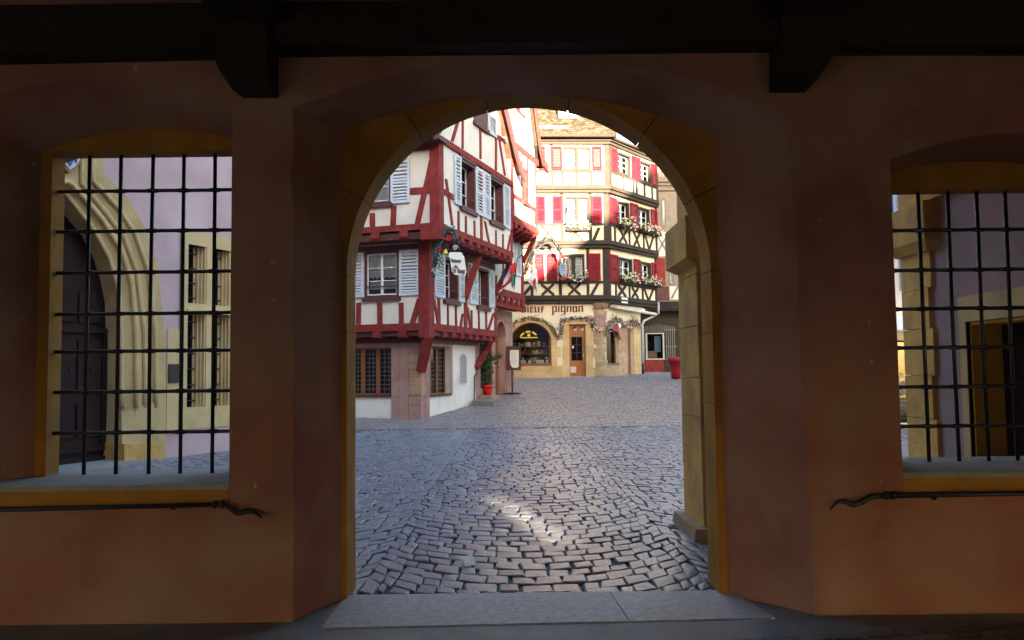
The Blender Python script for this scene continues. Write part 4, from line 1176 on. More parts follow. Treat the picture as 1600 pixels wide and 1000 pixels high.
# rough quoins on the corner
z = 1.0; i = 0
while z < 4.4:
    h = rs.uniform(.12, .26)
    m_ = 'rough_stone' if not 3.55 < z < 3.95 else 'pink_stone'
    o = .02 + rs.uniform(0, .05)
    ul, ur = .30 + rs.uniform(-.1, .12), .38 + rs.uniform(-.1, .15)
    z1 = min(z + h, 4.42)
    P = [PF[0].p(CU + ul, 0, o), PF[0].p(CU, 0, o) + (PR[0].p(0, 0, o) - PR[0].p(0, 0, 0)) * .5, PR[0].p(ur, 0, o), PR[0].p(ur, 0, -.2), PF[0].p(CU + ul, 0, -.2)]
    obj('quoin_stone', MB().loft([(p.x, p.y, z + .006) for p in P], [(p.x, p.y, z1 - .006) for p in P]), m_, shop)
    z = z1; i += 1
    if z > 4.41: break
P = lambda o, z: [(q.x, q.y, z) for q in (PF[0].p(CU + .3, 0, o), PF[0].p(CU - .1, 0, o + .04), PR[0].p(.35, 0, o + .05), PR[0].p(.35, 0, -.2), PF[0].p(CU + .3, 0, -.2))]
obj('corner_corbel', MB().loft(P(.08, 4.42), P(.3, 4.66)), 'rough_stone', shop)
# right face: stone dressings, little window, narrow door, folded awning, downpipe
for i, (a, c) in enumerate(zip([1.0, 1.5, 1.95, 2.4, 2.9, 3.35], [1.496, 1.946, 2.396, 2.896, 3.346, 3.75])):
    obj('jamb_stone', PR[0].rect(MB(), SW[1] + .005, a, 2.39, c, -.12, .03 + i * .003), 'rough_stone', shop)
    obj('jamb_stone', PR[0].rect(MB(), 2.99, a, 3.62, c, -.12, .03 + i * .003), 'shop_stone', shop)
obj('base_stone', PR[0].rect(MB(), .42, .95, 1.495, 1.90, -.1, .04), 'rough_stone', shop)
ao = arc3((SW[0] - .02, SW[3] + .02), (SW[1] + .02, SW[3] + .02), ((SW[0] + SW[1]) / 2, SW[4] + .2), 12)
obj('arch_stone', PR[0].prism(MB(), arch_sm + ao[::-1], -.1, .032), 'rough_stone', shop)
w = obj('window', PR[0].rect(MB(), SW[0] + .0, SW[2] - .06, SW[1] + .05, SW[2], -.2, .08).add(*PR[0].rect(MB(), SW[1] - .05, SW[2], SW[1], SW[3], -.2, -.1).__dict__.values()), 'brown_wood', shop)
obj('pane', PR[0].prism(MB(), [(SW[0], SW[2])] + arch_sm + [(SW[1], SW[2])], -.17, -.16), 'glass', w)
b = MB(); r = random.Random(5)
for z in (2.0, 2.25, 2.5, 2.75, 3.0):
    PR[0].rect(b, SW[0], z - .02, SW[1], z, -.5, -.25)
    for _ in range(8):
        u = r.uniform(SW[0], SW[1] - .1); PR[0].rect(b, u, z, u + r.uniform(.03, .08), z + r.uniform(.06, .18), -.45, -.26 - r.uniform(0, .1))
obj('shop_goods', b, 'wares', w, kind='stuff')
obj('room_core', PR[0].rect(MB(), .4, 1.5, 1.8, 3.8, -1.4, -.6), 'room', shop)
obj('side_door', PR[0].rect(MB(), 2.40, 1.2, 2.98, 3.6, -.2, -.14), 'brown_wood', shop)
obj('awning', MB().tube([PR[0].p(.95, 4.50, .3), PR[0].p(4.8, 4.36, .32)], .075, 8), 'awning', shop)
obj('awning_flap', PR[0].rect(MB(), .6, 4.5, 3.6, 4.64, .04, .25), 'awning', shop)
obj('downpipe', MB().tube([PR[1].p(4.66, 4.95, .12), PR[1].p(4.66, 4.40, .12), PR[0].p(4.9, 4.30, .2), PR[0].p(3.85, 4.0, .15), PR[0].p(3.74, 3.8, .12), PR[0].p(3.70, 1.9, .12)], .055, 8), 'zinc', shop, True)
obj('downpipe_foot', MB().tube([PR[0].p(3.70, 1.895, .12), PR[0].p(3.70, 1.40, .12)], .06, 8), 'black', shop, True)
obj('plate_sign', PR[1].rect(MB(), 1.05, 4.72, 1.62, 4.98, .085, .11), 'paper', shop)
# storeys above
BZ = [(4.66, 5.02), (7.18, 7.52), (9.70, 10.05), (11.93, 12.22)]
W3F = [(1.067,5.704,2.017,6.916), (0.887,8.308,1.956,9.553), (0.827,10.800,2.076,11.840)]
zF = [(5.70, 6.88), (8.35, 9.52), (10.78, 11.80)]
W3F = [(a[0], z[0], a[2], z[1]) for a, z in zip(W3F, zF)]
def spans(k, s): return [(q[0], zF[k][0] + .04, q[1], zF[k][1] - .02) for q in s]
def span(F, px):
    return None
WR = [[(0.984,6.316,2.249,6.400), (3.067,6.505,4.108,6.567)], [(0.822,8.988,1.900,9.115), (2.767,9.115,3.933,9.250)], [(0.760,11.215,1.962,11.415), (2.905,11.628,4.015,11.810)]]
WR = [[(a[0], zF[k][0] + .03, a[2], zF[k][1] - .03) for a in row] for k, row in enumerate(WR)]
LV = [(5.021, 7.18), (7.521, 9.70), (10.051, 11.93)]
for k in range(3):
    b = MB()
    PF[k + 1].wall(b, 0, BZ[k][0], FT, BZ[k + 1][0] + .05, [W3F[k]]); PR[k + 1].wall(b, 0, BZ[k][0], RT, BZ[k + 1][0] + .05, WR[k])
    obj('wall', b, 'cream', shop)
    core(shop, PF[k + 1], PR[k + 1], FT, RT - .4, BZ[k][0], BZ[k + 1][0])
    add_window(PF[k + 1], shop, W3F[k], .12, 2, 3, curtain=(0, .98), surround='brown_timber', lining=.07)
    cu = (W3F[k][0] + W3F[k][2]) / 2
    obj('window_post', PF[k + 1].rect(MB(), cu - .07, W3F[k][1], cu + .07, W3F[k][3], -.10, .03), 'brown_timber', shop)
    for r_ in WR[k]: add_window(PR[k + 1], shop, r_, .14, 2, 3, curtain=(0, .98), surround='brown_timber', lining=.07)
    # corner post, rails
    F, G = PF[k + 1], PR[k + 1]
    q = lambda z: [F.p(.20, z, .05), F.p(0, z, .05) + (G.p(0, 0, .05) - G.p(0, 0, 0)) * .6, G.p(.22, z, .05), G.p(.22, z, -.15), F.p(.20, z, -.15)]
    obj('corner_post', MB().loft(q(LV[k][0]), q(LV[k][1])), 'brown_timber', shop)
    obj('rail', F.rect(MB(), .2, zF[k][0] - .14, FT, zF[k][0] - .03, -.05, .045), 'brown_timber', shop)
    obj('rail', G.rect(MB(), .22, zF[k][0] - .14, RT, zF[k][0] - .03, -.05, .045), 'brown_timber', shop)
for k in range(4):
    F, G = PF[min(k + 1, 3)], PR[min(k + 1, 3)]
    lo, hi = BZ[k]
    for j, (a, c, o) in enumerate(((lo, lo + (hi - lo) * .42, .05), (lo + (hi - lo) * .42, lo + (hi - lo) * .6, .12), (lo + (hi - lo) * .6, hi, .08))):
        o += .06 if k == 3 else 0
        q = lambda z: [F.p(FT, z, o), F.p(0, z, o) + (G.p(0, 0, o) - G.p(0, 0, 0)) * .7, G.p(RT, z, o), G.p(RT, z, -.2), F.p(FT, z, -.2)]
        obj('cornice' if j == 1 else 'sill_beam', MB().loft(q(a), q(c)), 'brown_timber', shop)
def strut_x(F, u0, u1, z0, z1, w=.09): return [((u0, z0), (u1, z1), w), ((u1, z0), (u0, z1), w * .98)]
def brace(F, s, w): return (*s, w)
t1 = []
z0, z1 = LV[0][0], zF[0][0] - .14
t1 += strut_x(PF[1], *[p[0] for p in [(1.249,5.353),(1.836,5.357)]], z0, z1, .12) + strut_x(PF[1], *[p[0] for p in [(2.452,5.362),(3.037,5.366)]], z0, z1, .12)
for px in [(2.188,5.360),(0.897,5.351),(3.475,5.369)]: t1.append(((px[0], z0), (px[0], LV[0][1]), .14))
t1 += [(*[(0.756,5.027),(0.451,5.583)], .14), (*[(3.859,5.021),(3.384,5.602)], .14)]
timbers(PF[1], shop, 'brown_timber', t1)
z0, z1 = LV[1][0], zF[1][0] - .14
t2 = strut_x(PF[2], *[p[0] for p in [(2.481,7.842),(3.067,7.844)]], z0, z1, .12) + strut_x(PF[2], *[p[0] for p in [(1.190,7.837),(1.836,7.839)]], z0, z1, .12)
for px in [(2.115,7.840),(0.822,7.836)]: t2.append(((px[0], z0), (px[0], LV[1][1]), .15))
t2.append((*[(0.666,7.540),(0.420,8.100)], .14))
timbers(PF[2], shop, 'brown_timber', t2)
t3 = []
for px in [(2.626,10.474),(2.127,10.474),(1.481,10.474),(0.803,10.474)]: t3.append(((px[0], LV[2][0]), (px[0], zF[2][0] - .14 if px[0] < 2.5 else LV[2][1]), .13))
timbers(PF[3], shop, 'brown_timber', t3)
# right face
for F, k, posts, xs, vee in ((PR[1], 0, [(0.710,5.247),(1.960,5.333),(3.243,5.421)], [(0.885,5.259),(1.657,5.312),(2.205,5.349),(2.829,5.392)], [(3.404,5.432),(3.794,5.459),(4.325,5.496)]),
                             (PR[2], 1, [(0.572,7.754),(1.911,7.917),(3.294,8.084)], [(0.952,7.800),(1.668,7.887),(2.343,7.969),(2.909,8.038)], [(3.424,8.100),(3.816,8.148),(4.282,8.204)]),
                             (PR[3], 2, [(0.620,10.585),(1.270,10.703),(2.247,10.879),(2.560,10.935),(3.328,11.074),(4.121,11.217)], [], [])):
    z0, z1 = LV[k][0], zF[k][0] - .14
    t = [((p[0], z0), (p[0], z1), .13) for p in posts]
    for a, c in zip(xs[::2], xs[1::2]): t += strut_x(F, a[0], c[0], z0, z1, .13)
    if vee: t += [((vee[1][0], z0), (vee[0][0], z1), .13), ((vee[1][0] + .05, z0), (vee[2][0], z1), .13)]
    t.append(((RT - .08, z0), (RT - .08, LV[k][1]), .16))
    timbers(F, shop, 'brown_timber', t)
SH = [(PF[1], 0, [(2.903,6.509,3.313,6.541), (2.317,6.506,2.786,6.538), (0.317,6.495,0.876,6.527)]),
      (PF[2], 1, [(2.877,8.845,3.287,8.876), (2.084,8.843,2.554,8.874), (0.258,8.839,0.759,8.870)]),
      (PF[3], 2, [(2.909,11.185,3.231,11.215), (2.131,11.186,2.615,11.215), (0.303,11.187,0.760,11.217)]),
      (PR[1], 0, [(0.062,6.233,0.895,6.278), (2.374,6.442,3.002,6.468), (4.177,6.605,4.850,6.633)]),
      (PR[2], 1, [(0.101,8.883,0.763,8.949), (1.993,9.159,2.709,9.232), (4.041,9.458,4.818,9.539)]),
      (PR[3], 2, [(0.186,11.253,0.706,11.325), (2.049,11.308,2.421,11.347), (2.454,11.385,2.865,11.431), (4.028,11.361,4.532,11.421)])]
for F, k, rs_ in SH:
    for a in rs_:
        u0, u1 = a[0], min(a[2], RT - .02) if F in PR else a[2]
        if u1 - u0 > .1: add_shutter(F, shop, (u0, zF[k][0] - .02, u1, zF[k][1] + .05), 'crimson', 16 if k < 2 else 10, False, k < 2, .045)
# roof with laid tiles on the visible slope, dormer, snow guard
T0, PIT = 12.24, rad(50)
def rp(u, d, lift=0.): return PF[3].p(u, T0 + d * math.sin(PIT) + lift * math.cos(PIT), .42 - d * math.cos(PIT) + lift * math.sin(PIT))
obj('roof', MB().hexa([rp(-.32, 0, -.15), rp(FT, 0, -.15), rp(FT, 9, -.15), rp(-.32, 9, -.15)], [rp(-.32, 0), rp(FT, 0), rp(FT, 9), rp(-.32, 9)]), 'roof_tile', shop)
b = MB(); r = random.Random(21)
for j in range(34):
    d = j * .155
    u = -.34 + (j % 2) * .085
    while u < 4.6:
        l = .012 + r.uniform(0, .008)
        b.hexa([rp(u + .004, d - .02, .004), rp(u + .166, d - .02, .004), rp(u + .166, d + .20, .002), rp(u + .004, d + .20, .002)],
               [rp(u + .004, d - .02, l + .02), rp(u + .166, d - .02, l + .02 + r.uniform(-.004, .004)), rp(u + .166, d + .20, .006), rp(u + .004, d + .20, .006)])
        u += .17
obj('roof_tiles', b, 'roof_tile', shop, kind='stuff')
obj('gutter', MB().tube([PF[3].p(-.25, 12.22, .46), PF[3].p(FT, 12.22, .46)], .075, 8), 'brown_timber', shop, True)
obj('gutter', MB().tube([PR[3].p(-.1, 12.2, .30), PR[3].p(RT, 12.2, .30)], .07, 8), 'brown_timber', shop, True)
obj('parapet_roof', MB().loft([PR[3].p(-.2, 12.23, .25), PR[3].p(RT, 12.23, .25), PR[3].p(RT, 12.23, -3), PR[3].p(.2, 12.23, -3)], [PR[3].p(-.2, 12.32, .2), PR[3].p(RT, 12.32, .2), PR[3].p(RT, 12.5, -3), PR[3].p(.2, 12.5, -3)]), 'roof_tile', shop)
sg = MB()
for k in range(14):
    u = 1.9 + k * .14; sg.hexa([rp(u, .45, .03), rp(u + .05, .45, .03), rp(u + .05, .5, .03), rp(u, .5, .03)], [rp(u, .42, .16), rp(u + .05, .42, .16), rp(u + .05, .47, .16), rp(u, .47, .16)])
sg.tube([rp(1.85, .45, .17), rp(3.9, .45, .17)], .02, 6); sg.tube([rp(1.85, .45, .07), rp(3.9, .45, .07)], .015, 6)
obj('snow_guard', sg, 'zinc', shop, kind='stuff')
du0, du1 = [p[0] for p in [(1.288,13.154),(2.232,13.151)]]
dz = T0 + 1.05
do = .42 - 1.05 / math.tan(PIT) + .1
b = MB(); PF[3].rect(b, du0, dz, du1, dz + 1.3, do - 1.6, do)
dm = obj('dormer', b, 'plaster', shop)
obj('dormer_window', PF[3].rect(MB(), du0 + .12, dz + .2, du1 - .12, dz + 1.1, do - .03, do + .02), 'white_paint', dm)
obj('dormer_roof', PF[3].prism(MB(), [(du0 - .15, dz + 1.3), (du1 + .15, dz + 1.3), ((du0 + du1) / 2, dz + 1.9)], do - 2.2, do + .15), 'roof_tile', dm)

# ------------------------------------------------------------------ neighbour at the right, and the barred shop in the dip between
nx = NBF.p(8.2, 0)
neigh = thing('grey_timber_house', 'tall grey house with a white window and red panels beyond the cream shop house', 'house', (9.2, 44.6, 1.5))
R = [(7.749,11.074),(7.702,9.003),(7.670,7.560),(7.617,5.237),(7.606,4.726)]
zA, zB, zC, zD, zE = [p[1] for p in R]
X0, X1 = 7.62, 11.5
holes = [(8.083,9.271,8.289,10.689), (8.409,6.145,8.658,7.106)]
b = MB(); NBF.wall(b, X0, zE, X1, 11.1, holes, .3); obj('wall', b, 'grey_wood', neigh)
obj('room_core', NBF.rect(MB(), X0 + .05, zE, X1, 11, -4, -.32), 'room', neigh)
for h in holes: add_window(NBF, neigh, h, .1, 1, 3, surround='grey_wood', lining=.04, curtain=(0, .98))
c = (7.423,11.134,8.538,11.806)
for i, (o, za, zb) in enumerate(((.10, 0, .25), (.22, .25, .42), (.34, .42, .62))):
    obj('cornice', NBF.rect(MB(), X0 - .15 - o * .4, c[1] + za, X1, c[1] + zb, -.3, o), 'grey_wood', neigh)
bal = obj('balcony', NBF.rect(MB(), X0 - .1, c[1] + .63, X1, c[1] + .70, -.3, .3), 'grey_wood', neigh)
for k in range(16): obj('baluster', NBF.rect(MB(), X0 - .05 + k * .16, c[1] + .70, X0 + .01 + k * .16, c[1] + 1.65, .2, .26), 'pink_stone', bal)
obj('balcony_rail', NBF.rect(MB(), X0 - .1, c[1] + 1.65, X1, c[1] + 1.72, .16, .30), 'pink_stone', bal)
obj('upper_wall', NBF.rect(MB(), X0 + .2, 11.11, X1, 15, -3, -.5), 'plaster', neigh)
obj('infill_panel', NBF.rect(MB(), X0 + .02, zC + .05, X0 + 1.1, zB - .1, .001, .04), 'plaster', neigh)
for a, q in (((X0 + .1, zC + .1), (X0 + .75, zB - .15)), ((X0 + .75, zC + .1), (X0 + .1, zB - .15))):
    obj('timber', NBF.beam(MB(), a, q, .1, .0, .06), 'grey_wood', neigh)
obj('red_panel', NBF.rect(MB(), X0 + .02, [(7.636,6.055)][0][1], X0 + .55, zC - .05, .001, .06), 'timber', neigh)
obj('red_panel', NBF.rect(MB(), X0 + .02, zD + .05, X0 + .7, [(7.634,5.987)][0][1], .001, .08), 'maroon', neigh)
obj('infill_panel', NBF.rect(MB(), X0 + .75, zD + .05, X0 + 1.6, [(7.634,5.987)][0][1], .001, .05), 'plaster', neigh)
obj('timber', NBF.beam(MB(), (X0 + .85, zD + .1), (X0 + 1.2, zD + .75), .1, .0, .08), 'grey_wood', neigh)
obj('canopy', MB().hexa([(6.9, 42.4, zE - .15), (11.5, 42.4, zE - .15), (11.5, 44.1, zE + .15), (6.9, 44.1, zE + .15)], [(6.9, 42.4, zE - .03), (11.5, 42.4, zE - .03), (11.5, 44.1, zE + .5), (6.9, 44.1, zE + .5)]), 'wood_dark', neigh)
bar = thing('barred_shop_front', 'low shop front with white window bars and a red base under the dark canopy', 'shop', (7.8, 43.1, 1.5))
sw = (6.975,2.166,7.773,3.433)
b = MB(); ALF.wall(b, 6.3, 1.3, 10.5, 4.6, [sw], .25); obj('wall', b, 'brown_timber', bar)
obj('room_core', ALF.rect(MB(), 6.35, 1.4, 10.4, 4.5, -3, -.6), 'room', bar)
obj('window_frame', ALF.rect(MB(), sw[0] - .08, sw[1] - .06, sw[2] + .08, sw[1], -.1, .03).add(*ALF.rect(MB(), sw[0] - .08, sw[3], sw[2] + .08, sw[3] + .06, -.1, .03).__dict__.values()).add(*ALF.rect(MB(), sw[0] - .08, sw[1], sw[0], sw[3], -.1, .029).__dict__.values()).add(*ALF.rect(MB(), sw[2], sw[1], sw[2] + .08, sw[3], -.1, .029).__dict__.values()), 'zinc', bar)
obj('pane', ALF.rect(MB(), sw[0], sw[1], sw[2], sw[3], -.14, -.13), 'glass', bar)
obj('poster', ALF.rect(MB(), sw[2] - .38, sw[1] + .35, sw[2] - .05, sw[3] - .1, -.3, -.28), 'blue_shutter', bar)
obj('shop_goods', ALF.rect(MB(), sw[0] + .05, sw[1] + .02, sw[2] - .25, sw[1] + .4, -.45, -.3), 'tan_stone', bar)
base = (6.714,1.506,7.791,2.080)
obj('base_panel', ALF.rect(MB(), base[0], base[1] - .1, base[2], base[3], .001, .06), 'timber', bar)
for k in range(17):
    x = 6.68 + k * .105
    z0 = sw[1] - .1 if (sw[0] - .12 > x or x > sw[2] + .12) else sw[3] + .1
    obj('window_bar', ALF.rect(MB(), x, z0, x + .035, 3.95 - abs(k - 8) * .02, .05, .08), 'grey_bar', bar)
for z in (2.1, 2.75, 3.62):
    for a, c in ((6.6, sw[0] - .1), (sw[2] + .1, 8.5)): obj('window_bar', ALF.rect(MB(), a, z, c, z + .035, .081, .10), 'grey_bar', bar)

# ------------------------------------------------------------------ mauve building with the carved gateway, seen through the left grille
mv = thing('mauve_building', 'pale mauve building with a moulded stone gateway and stone mullioned windows', 'building', (-7.3, 15, 0))
UC = -.8                                     # axis of the pointed gateway
def both(pts): return [(2 * UC - u, z) for u, z in pts[::-1]] + list(pts)
def full(pts, top=None):
    p = list(pts)
    if top is not None: p = [(p[0][0], top)] + p
    return p + [(p[-1][0] + .01, -.1)]
RIN = full([(-0.829,4.870),(-0.704,4.804),(-0.524,4.633),(-0.151,4.279),(0.198,3.799),(0.405,3.226),(0.492,2.397),(0.527,1.329)])
R2 = full([(-0.832,5.004),(-0.708,4.973),(-0.541,4.846),(-0.088,4.464),(0.334,3.959),(0.589,3.363),(0.708,2.405),(0.743,1.324)])
R3 = full([(-0.513,5.288),(-0.507,5.013),(-0.349,4.883),(0.004,4.574),(0.401,4.184),(0.701,3.556),(0.900,2.412),(0.935,1.319)], 7.4)
R4 = full([(-0.358,5.321),(-0.353,5.091),(-0.166,4.965),(0.194,4.689),(0.571,4.281),(0.878,3.635),(1.081,2.419),(1.115,1.314)], 7.4)
R5 = full([(-0.187,5.359),(-0.172,5.245),(-0.008,5.161),(0.344,4.920),(0.714,4.473),(1.040,3.839),(1.230,2.673),(1.315,1.309)], 7.4)
RD = [(u + .475, z + .15) for u, z in full([(-1.017,4.578),(-0.854,4.339),(-0.536,4.050),(-0.269,3.627),(-0.131,3.296),(-0.014,2.842),(0.045,1.918),(0.051,0.997)])]
RD[0] = (UC + .001, RD[0][1] + .12)
RIN[0] = (UC + .001, RIN[0][1]); R2[0] = (UC + .001, R2[0][1])
gate_hole = [(p[0] - (.012 if p[0] > UC else -.012), p[1]) for p in both(R5)]
gate_hole = gate_hole
wins = [(1.783,3.113,2.327,4.160), (1.804,0.876,2.359,2.844), (2.507,3.092,2.998,4.187), (2.525,0.899,3.025,2.833)]
wins = [(1.83, 3.03, 2.33, 4.24), (1.83, .93, 2.33, 2.86), (2.52, 3.03, 3.02, 4.24), (2.52, .93, 3.02, 2.86)]
b = MB()
wh = [[(a, z0), (a, z1), (c, z1), (c, z0)] for a, z0, c, z1 in wins]
wall_with(MBF, b, [(-9, -.2), (-9, 10), (4.2, 10), (4.2, -.2)], [gate_hole] + wh, 0, .42)
obj('wall', b, 'mauve', mv)
e = MBF.p(4.2, 0, 0); e2 = MBF.p(4.2, 0, -7)
obj('end_wall', MB().hexa([(e.x, e.y, -.2), (e2.x, e2.y, -.2), (e2.x + .1, e2.y + .2, -.2), (e.x + .1, e.y + .2, -.2)], [(e.x, e.y, 10), (e2.x, e2.y, 10), (e2.x + .1, e2.y + .2, 10), (e.x + .1, e.y + .2, 10)]), 'mauve', mv)
obj('room_core', MBF.rect(MB(), 1.2, .3, 4.1, 9.8, -3, -.6), 'room', mv)
# mouldings of the gateway: splayed stone surfaces with rolls along their edges, carried down to sloping stops
def surf(a, oa, c, oc, name, m='gold_stone'):
    b = MB(); A, C = both(a), both(c)
    b.strip([MBF.p(u, z, oa) for u, z in A], [MBF.p(u, z, oc) for u, z in C])
    return obj(name, b, m, mv)
def roll(a, o, r_, stop=1.0):
    pts = [(u, z) for u, z in a if z > stop] ; pts.append((pts[-1][0], stop))
    obj('arch_moulding', MB().tube([MBF.p(u, z, o) for u, z in both(pts)], r_, 8), 'gold_stone', mv, True)
surf(RD, -.66, RIN, -.26, 'soffit')
n_ = len(R2)
surf(RIN, -.26, R2, -.12, 'arch_splay'); 
b = MB()                                      # flat between the inner and the outer bundle, and the panel over the point
r3 = R3[2:]; r2_ = R2[:2] + R2[2:]
k2 = [R2[0]] + R2[1:]
k3 = R3[1:2] + R3[2:]
m2 = min(len(k2), len(k3)); k2, k3 = k2[-m2:], k3[-m2:]
for sgn in (1, -1):
    mir = (lambda p: p) if sgn > 0 else (lambda p: (2 * UC - p[0], p[1]))
    b.strip([MBF.p(*mir(p), -.12) for p in k2], [MBF.p(*mir(p), -.121) for p in k3])
    b.add([MBF.p(*mir(p), -.122) for p in ((UC, k2[0][1] - .02), k2[0], k3[0], (R3[0][0], 7.4), (UC, 7.4))], [(0, 1, 2, 3, 4)])
obj('arch_panel', b, 'gold_stone', mv)
surf(R3, -.12, R4, -.03, 'arch_splay'); surf(R4, -.03, R5, .03, 'arch_splay')
b = MB(); A = both(R5)
for sgn in (1, -1):
    mir = (lambda p: p) if sgn > 0 else (lambda p: (2 * UC - p[0], p[1]))
    e5 = [(u + .03, z) for u, z in R5]
    b.strip([MBF.p(*mir(p), .03) for p in R5], [MBF.p(*mir(p), -.02) for p in e5])
obj('arch_edge', b, 'gold_stone', mv)
for a_, o, r_ in ((RIN, -.24, .045), (R2, -.11, .05), (R3, -.10, .05), (R4, -.02, .045)): roll(a_, o, r_)
for s_ in (1, -1):
    mu = (lambda u: u) if s_ > 0 else (lambda u: 2 * UC - u)
    u0, u1 = RIN[-2][0] - .02, R4[-2][0] + .02
    obj('jamb_base', MB().loft([MBF.p(mu(u0), -.1, -.16), MBF.p(mu(u1), -.1, .06), MBF.p(mu(u1), -.1, -.5), MBF.p(mu(u0), -.1, -.7)],
                               [MBF.p(mu(u0), .92, -.22), MBF.p(mu(u1), 1.10, -.0), MBF.p(mu(u1), 1.10, -.5), MBF.p(mu(u0), .92, -.7)]), 'gold_stone', mv)
    obj('jamb_plinth', MB().loft([MBF.p(mu(u0 - .03), -.1, -.08), MBF.p(mu(u1 + .03), -.1, .12), MBF.p(mu(u1 + .03), -.1, -.3), MBF.p(mu(u0 - .03), -.1, -.64)],
                                 [MBF.p(mu(u0 - .03), .34, -.10), MBF.p(mu(u1 + .03), .30, .09), MBF.p(mu(u1 + .03), .30, -.3), MBF.p(mu(u0 - .03), .34, -.64)]), 'sandstone', mv)
gd = both(RD)
gate = obj('gate', MBF.prism(MB(), gd, -.80, -.665), 'gate', mv)
HWd = RD[-1][0] - UC
for a, c in ((UC - HWd + .12, UC - .12), (UC + .12, UC + HWd - .12)):
    for z0, z1 in ((.45, 1.15), (1.3, 2.3), (2.55, 3.2)):
        for k in range(2):
            a2, c2 = a + (c - a) * k / 2 + .03, a + (c - a) * (k + 1) / 2 - .03
            obj('gate_panel', MBF.rect(MB(), a2, z0 + .04, c2, z1 - .04, -.665, -.625), 'gate', gate)
for z in (.22, 2.40): obj('gate_rail', MBF.rect(MB(), UC - HWd + .02, z, UC + HWd - .02, z + .09, -.665, -.60), 'gate', gate)
for u in (UC, UC - HWd + .08, UC + HWd - .08): obj('gate_stile', MBF.rect(MB(), u - .05, .3, u + .05, 2.39 if u != UC else 4.3, -.665, -.615), 'gate', gate)
for u in (UC + .5, UC + .95):
    for z in (1.7, 2.9): obj('gate_stud', MBF.rect(MB(), u, z, u + .03, z + .03, -.62, -.59), 'iron', gate)
for k, z in enumerate((.02, .12)): obj('gate_foot', MBF.rect(MB(), UC - HWd, z - .1, UC + HWd, z, -.665, -.56 - k * .03), 'gate', gate)
# panel above the arch with a carved shield, framed by a vertical moulding
sh = [(-.42, .5), (.42, .5), (.42, .0), (.34, -.28), (.18, -.45), (0, -.55), (-.18, -.45), (-.34, -.28), (-.42, 0)]
SC = (UC - .01, 5.62)
coat = obj('coat_of_arms', MBF.prism(MB(), [(SC[0] + a * .62, SC[1] + c * .9) for a, c in sh], -.12, -.02), 'pink_stone', mv)
obj('shield_field', MBF.prism(MB(), [(SC[0] + a * .53, SC[1] + c * .79) for a, c in sh], -.02, -.005), 'awning', coat)
r = random.Random(4)
for k in range(16):
    a, c = r.uniform(-.17, .17), r.uniform(-.32, .3)
    if abs(a) > .18 - max(0, -c) * .3: continue
    m_ = ('flag_blue', 'red_accent', 'yellow', 'flag_blue', 'teal')[k % 5]
    w_, h_ = r.uniform(.03, .06), r.uniform(.05, .13)
    obj('charge', MBF.prism(MB(), [(SC[0] + a - w_, SC[1] + c - h_ * .4), (SC[0] + a, SC[1] + c - h_), (SC[0] + a + w_, SC[1] + c), (SC[0] + a, SC[1] + c + h_)], -.006, .008), m_, coat)
# mullioned window
fr_ = MB()
wall_with(MBF, fr_, [(1.64, .52), (1.64, 4.52), (3.35, 4.52), (3.35, .52)], wh, .03, .5)
obj('window_surround', fr_, 'gold_stone', mv)
for u0, z0, u1, z1 in wins:
    pl_ = [(u1 + .03, .028), (u1 - .03, .0), (u1 - .035, -.06), (u1 - .06, -.065), (u1 - .07, -.12), (u1 - .10, -.125), (u1 - .11, -.19), (u1 - .145, -.195), (u1 - .15, -.46), (u1 + .03, -.46)]
    obj('mullion_moulding', MB().loft([MBF.p(u, z0, o) for u, o in pl_], [MBF.p(u, z1, o) for u, o in pl_]), 'gold_stone', mv)
    obj('splayed_sill', MBF.prism(MB(), [(u0 - .0, z0), (u1, z0), (u1, z0 + .02), (u0, z0 + .02)], -.45, .035), 'gold_stone', mv)
    if z0 < 2:
        obj('mullion_stop', MB().loft([MBF.p(u1, z0, -.02), MBF.p(u1 - .15, z0, -.4), MBF.p(u1, z0, -.4)], [MBF.p(u1, z0 + .5, -.1), MBF.p(u1 - .12, z0 + .35, -.4), MBF.p(u1, z0 + .5, -.4)]), 'gold_stone', mv)
    wi = obj('window', MBF.rect(MB(), u0, z1 - .05, u1 - .12, z1, -.28, -.2), 'iron', mv)
    obj('pane', MBF.rect(MB(), u0, z0, u1 - .12, z1, -.24, -.23), 'glass_dark', wi)
    n = max(3, round((z1 - z0) / .3))
    for k in range(n): obj('window_bar', MB().tube([MBF.p(u0 - .02, z0 + .15 + k * (z1 - z0) / n, -.17), MBF.p(u1 - .1, z0 + .15 + k * (z1 - z0) / n, -.17)], .014, 6), 'iron', wi)
    for k in range(3): obj('window_bar', MB().tube([MBF.p(u0 + .08 + k * .12, z0, -.18), MBF.p(u0 + .08 + k * .12, z1, -.18)], .012, 6), 'iron', wi)
obj('transom_stone', MBF.rect(MB(), 1.80, 2.86, 3.05, 2.93, -.4, .07), 'gold_stone', mv)
pq = (1.385,1.453,1.550,1.818)
obj('plaque', MBF.rect(MB(), 1.36, pq[1], 1.60, pq[3], .03, .06), 'black', mv)
obj('corner_stone', MBF.rect(MB(), 1.34, .45, 1.63, 2.5, -.1, .022), 'gold_stone', mv)
obj('doorstep', MBF.rect(MB(), UC - 1.7, -.2, UC + 1.7, .04, -1, .30), 'grey_stone', mv)

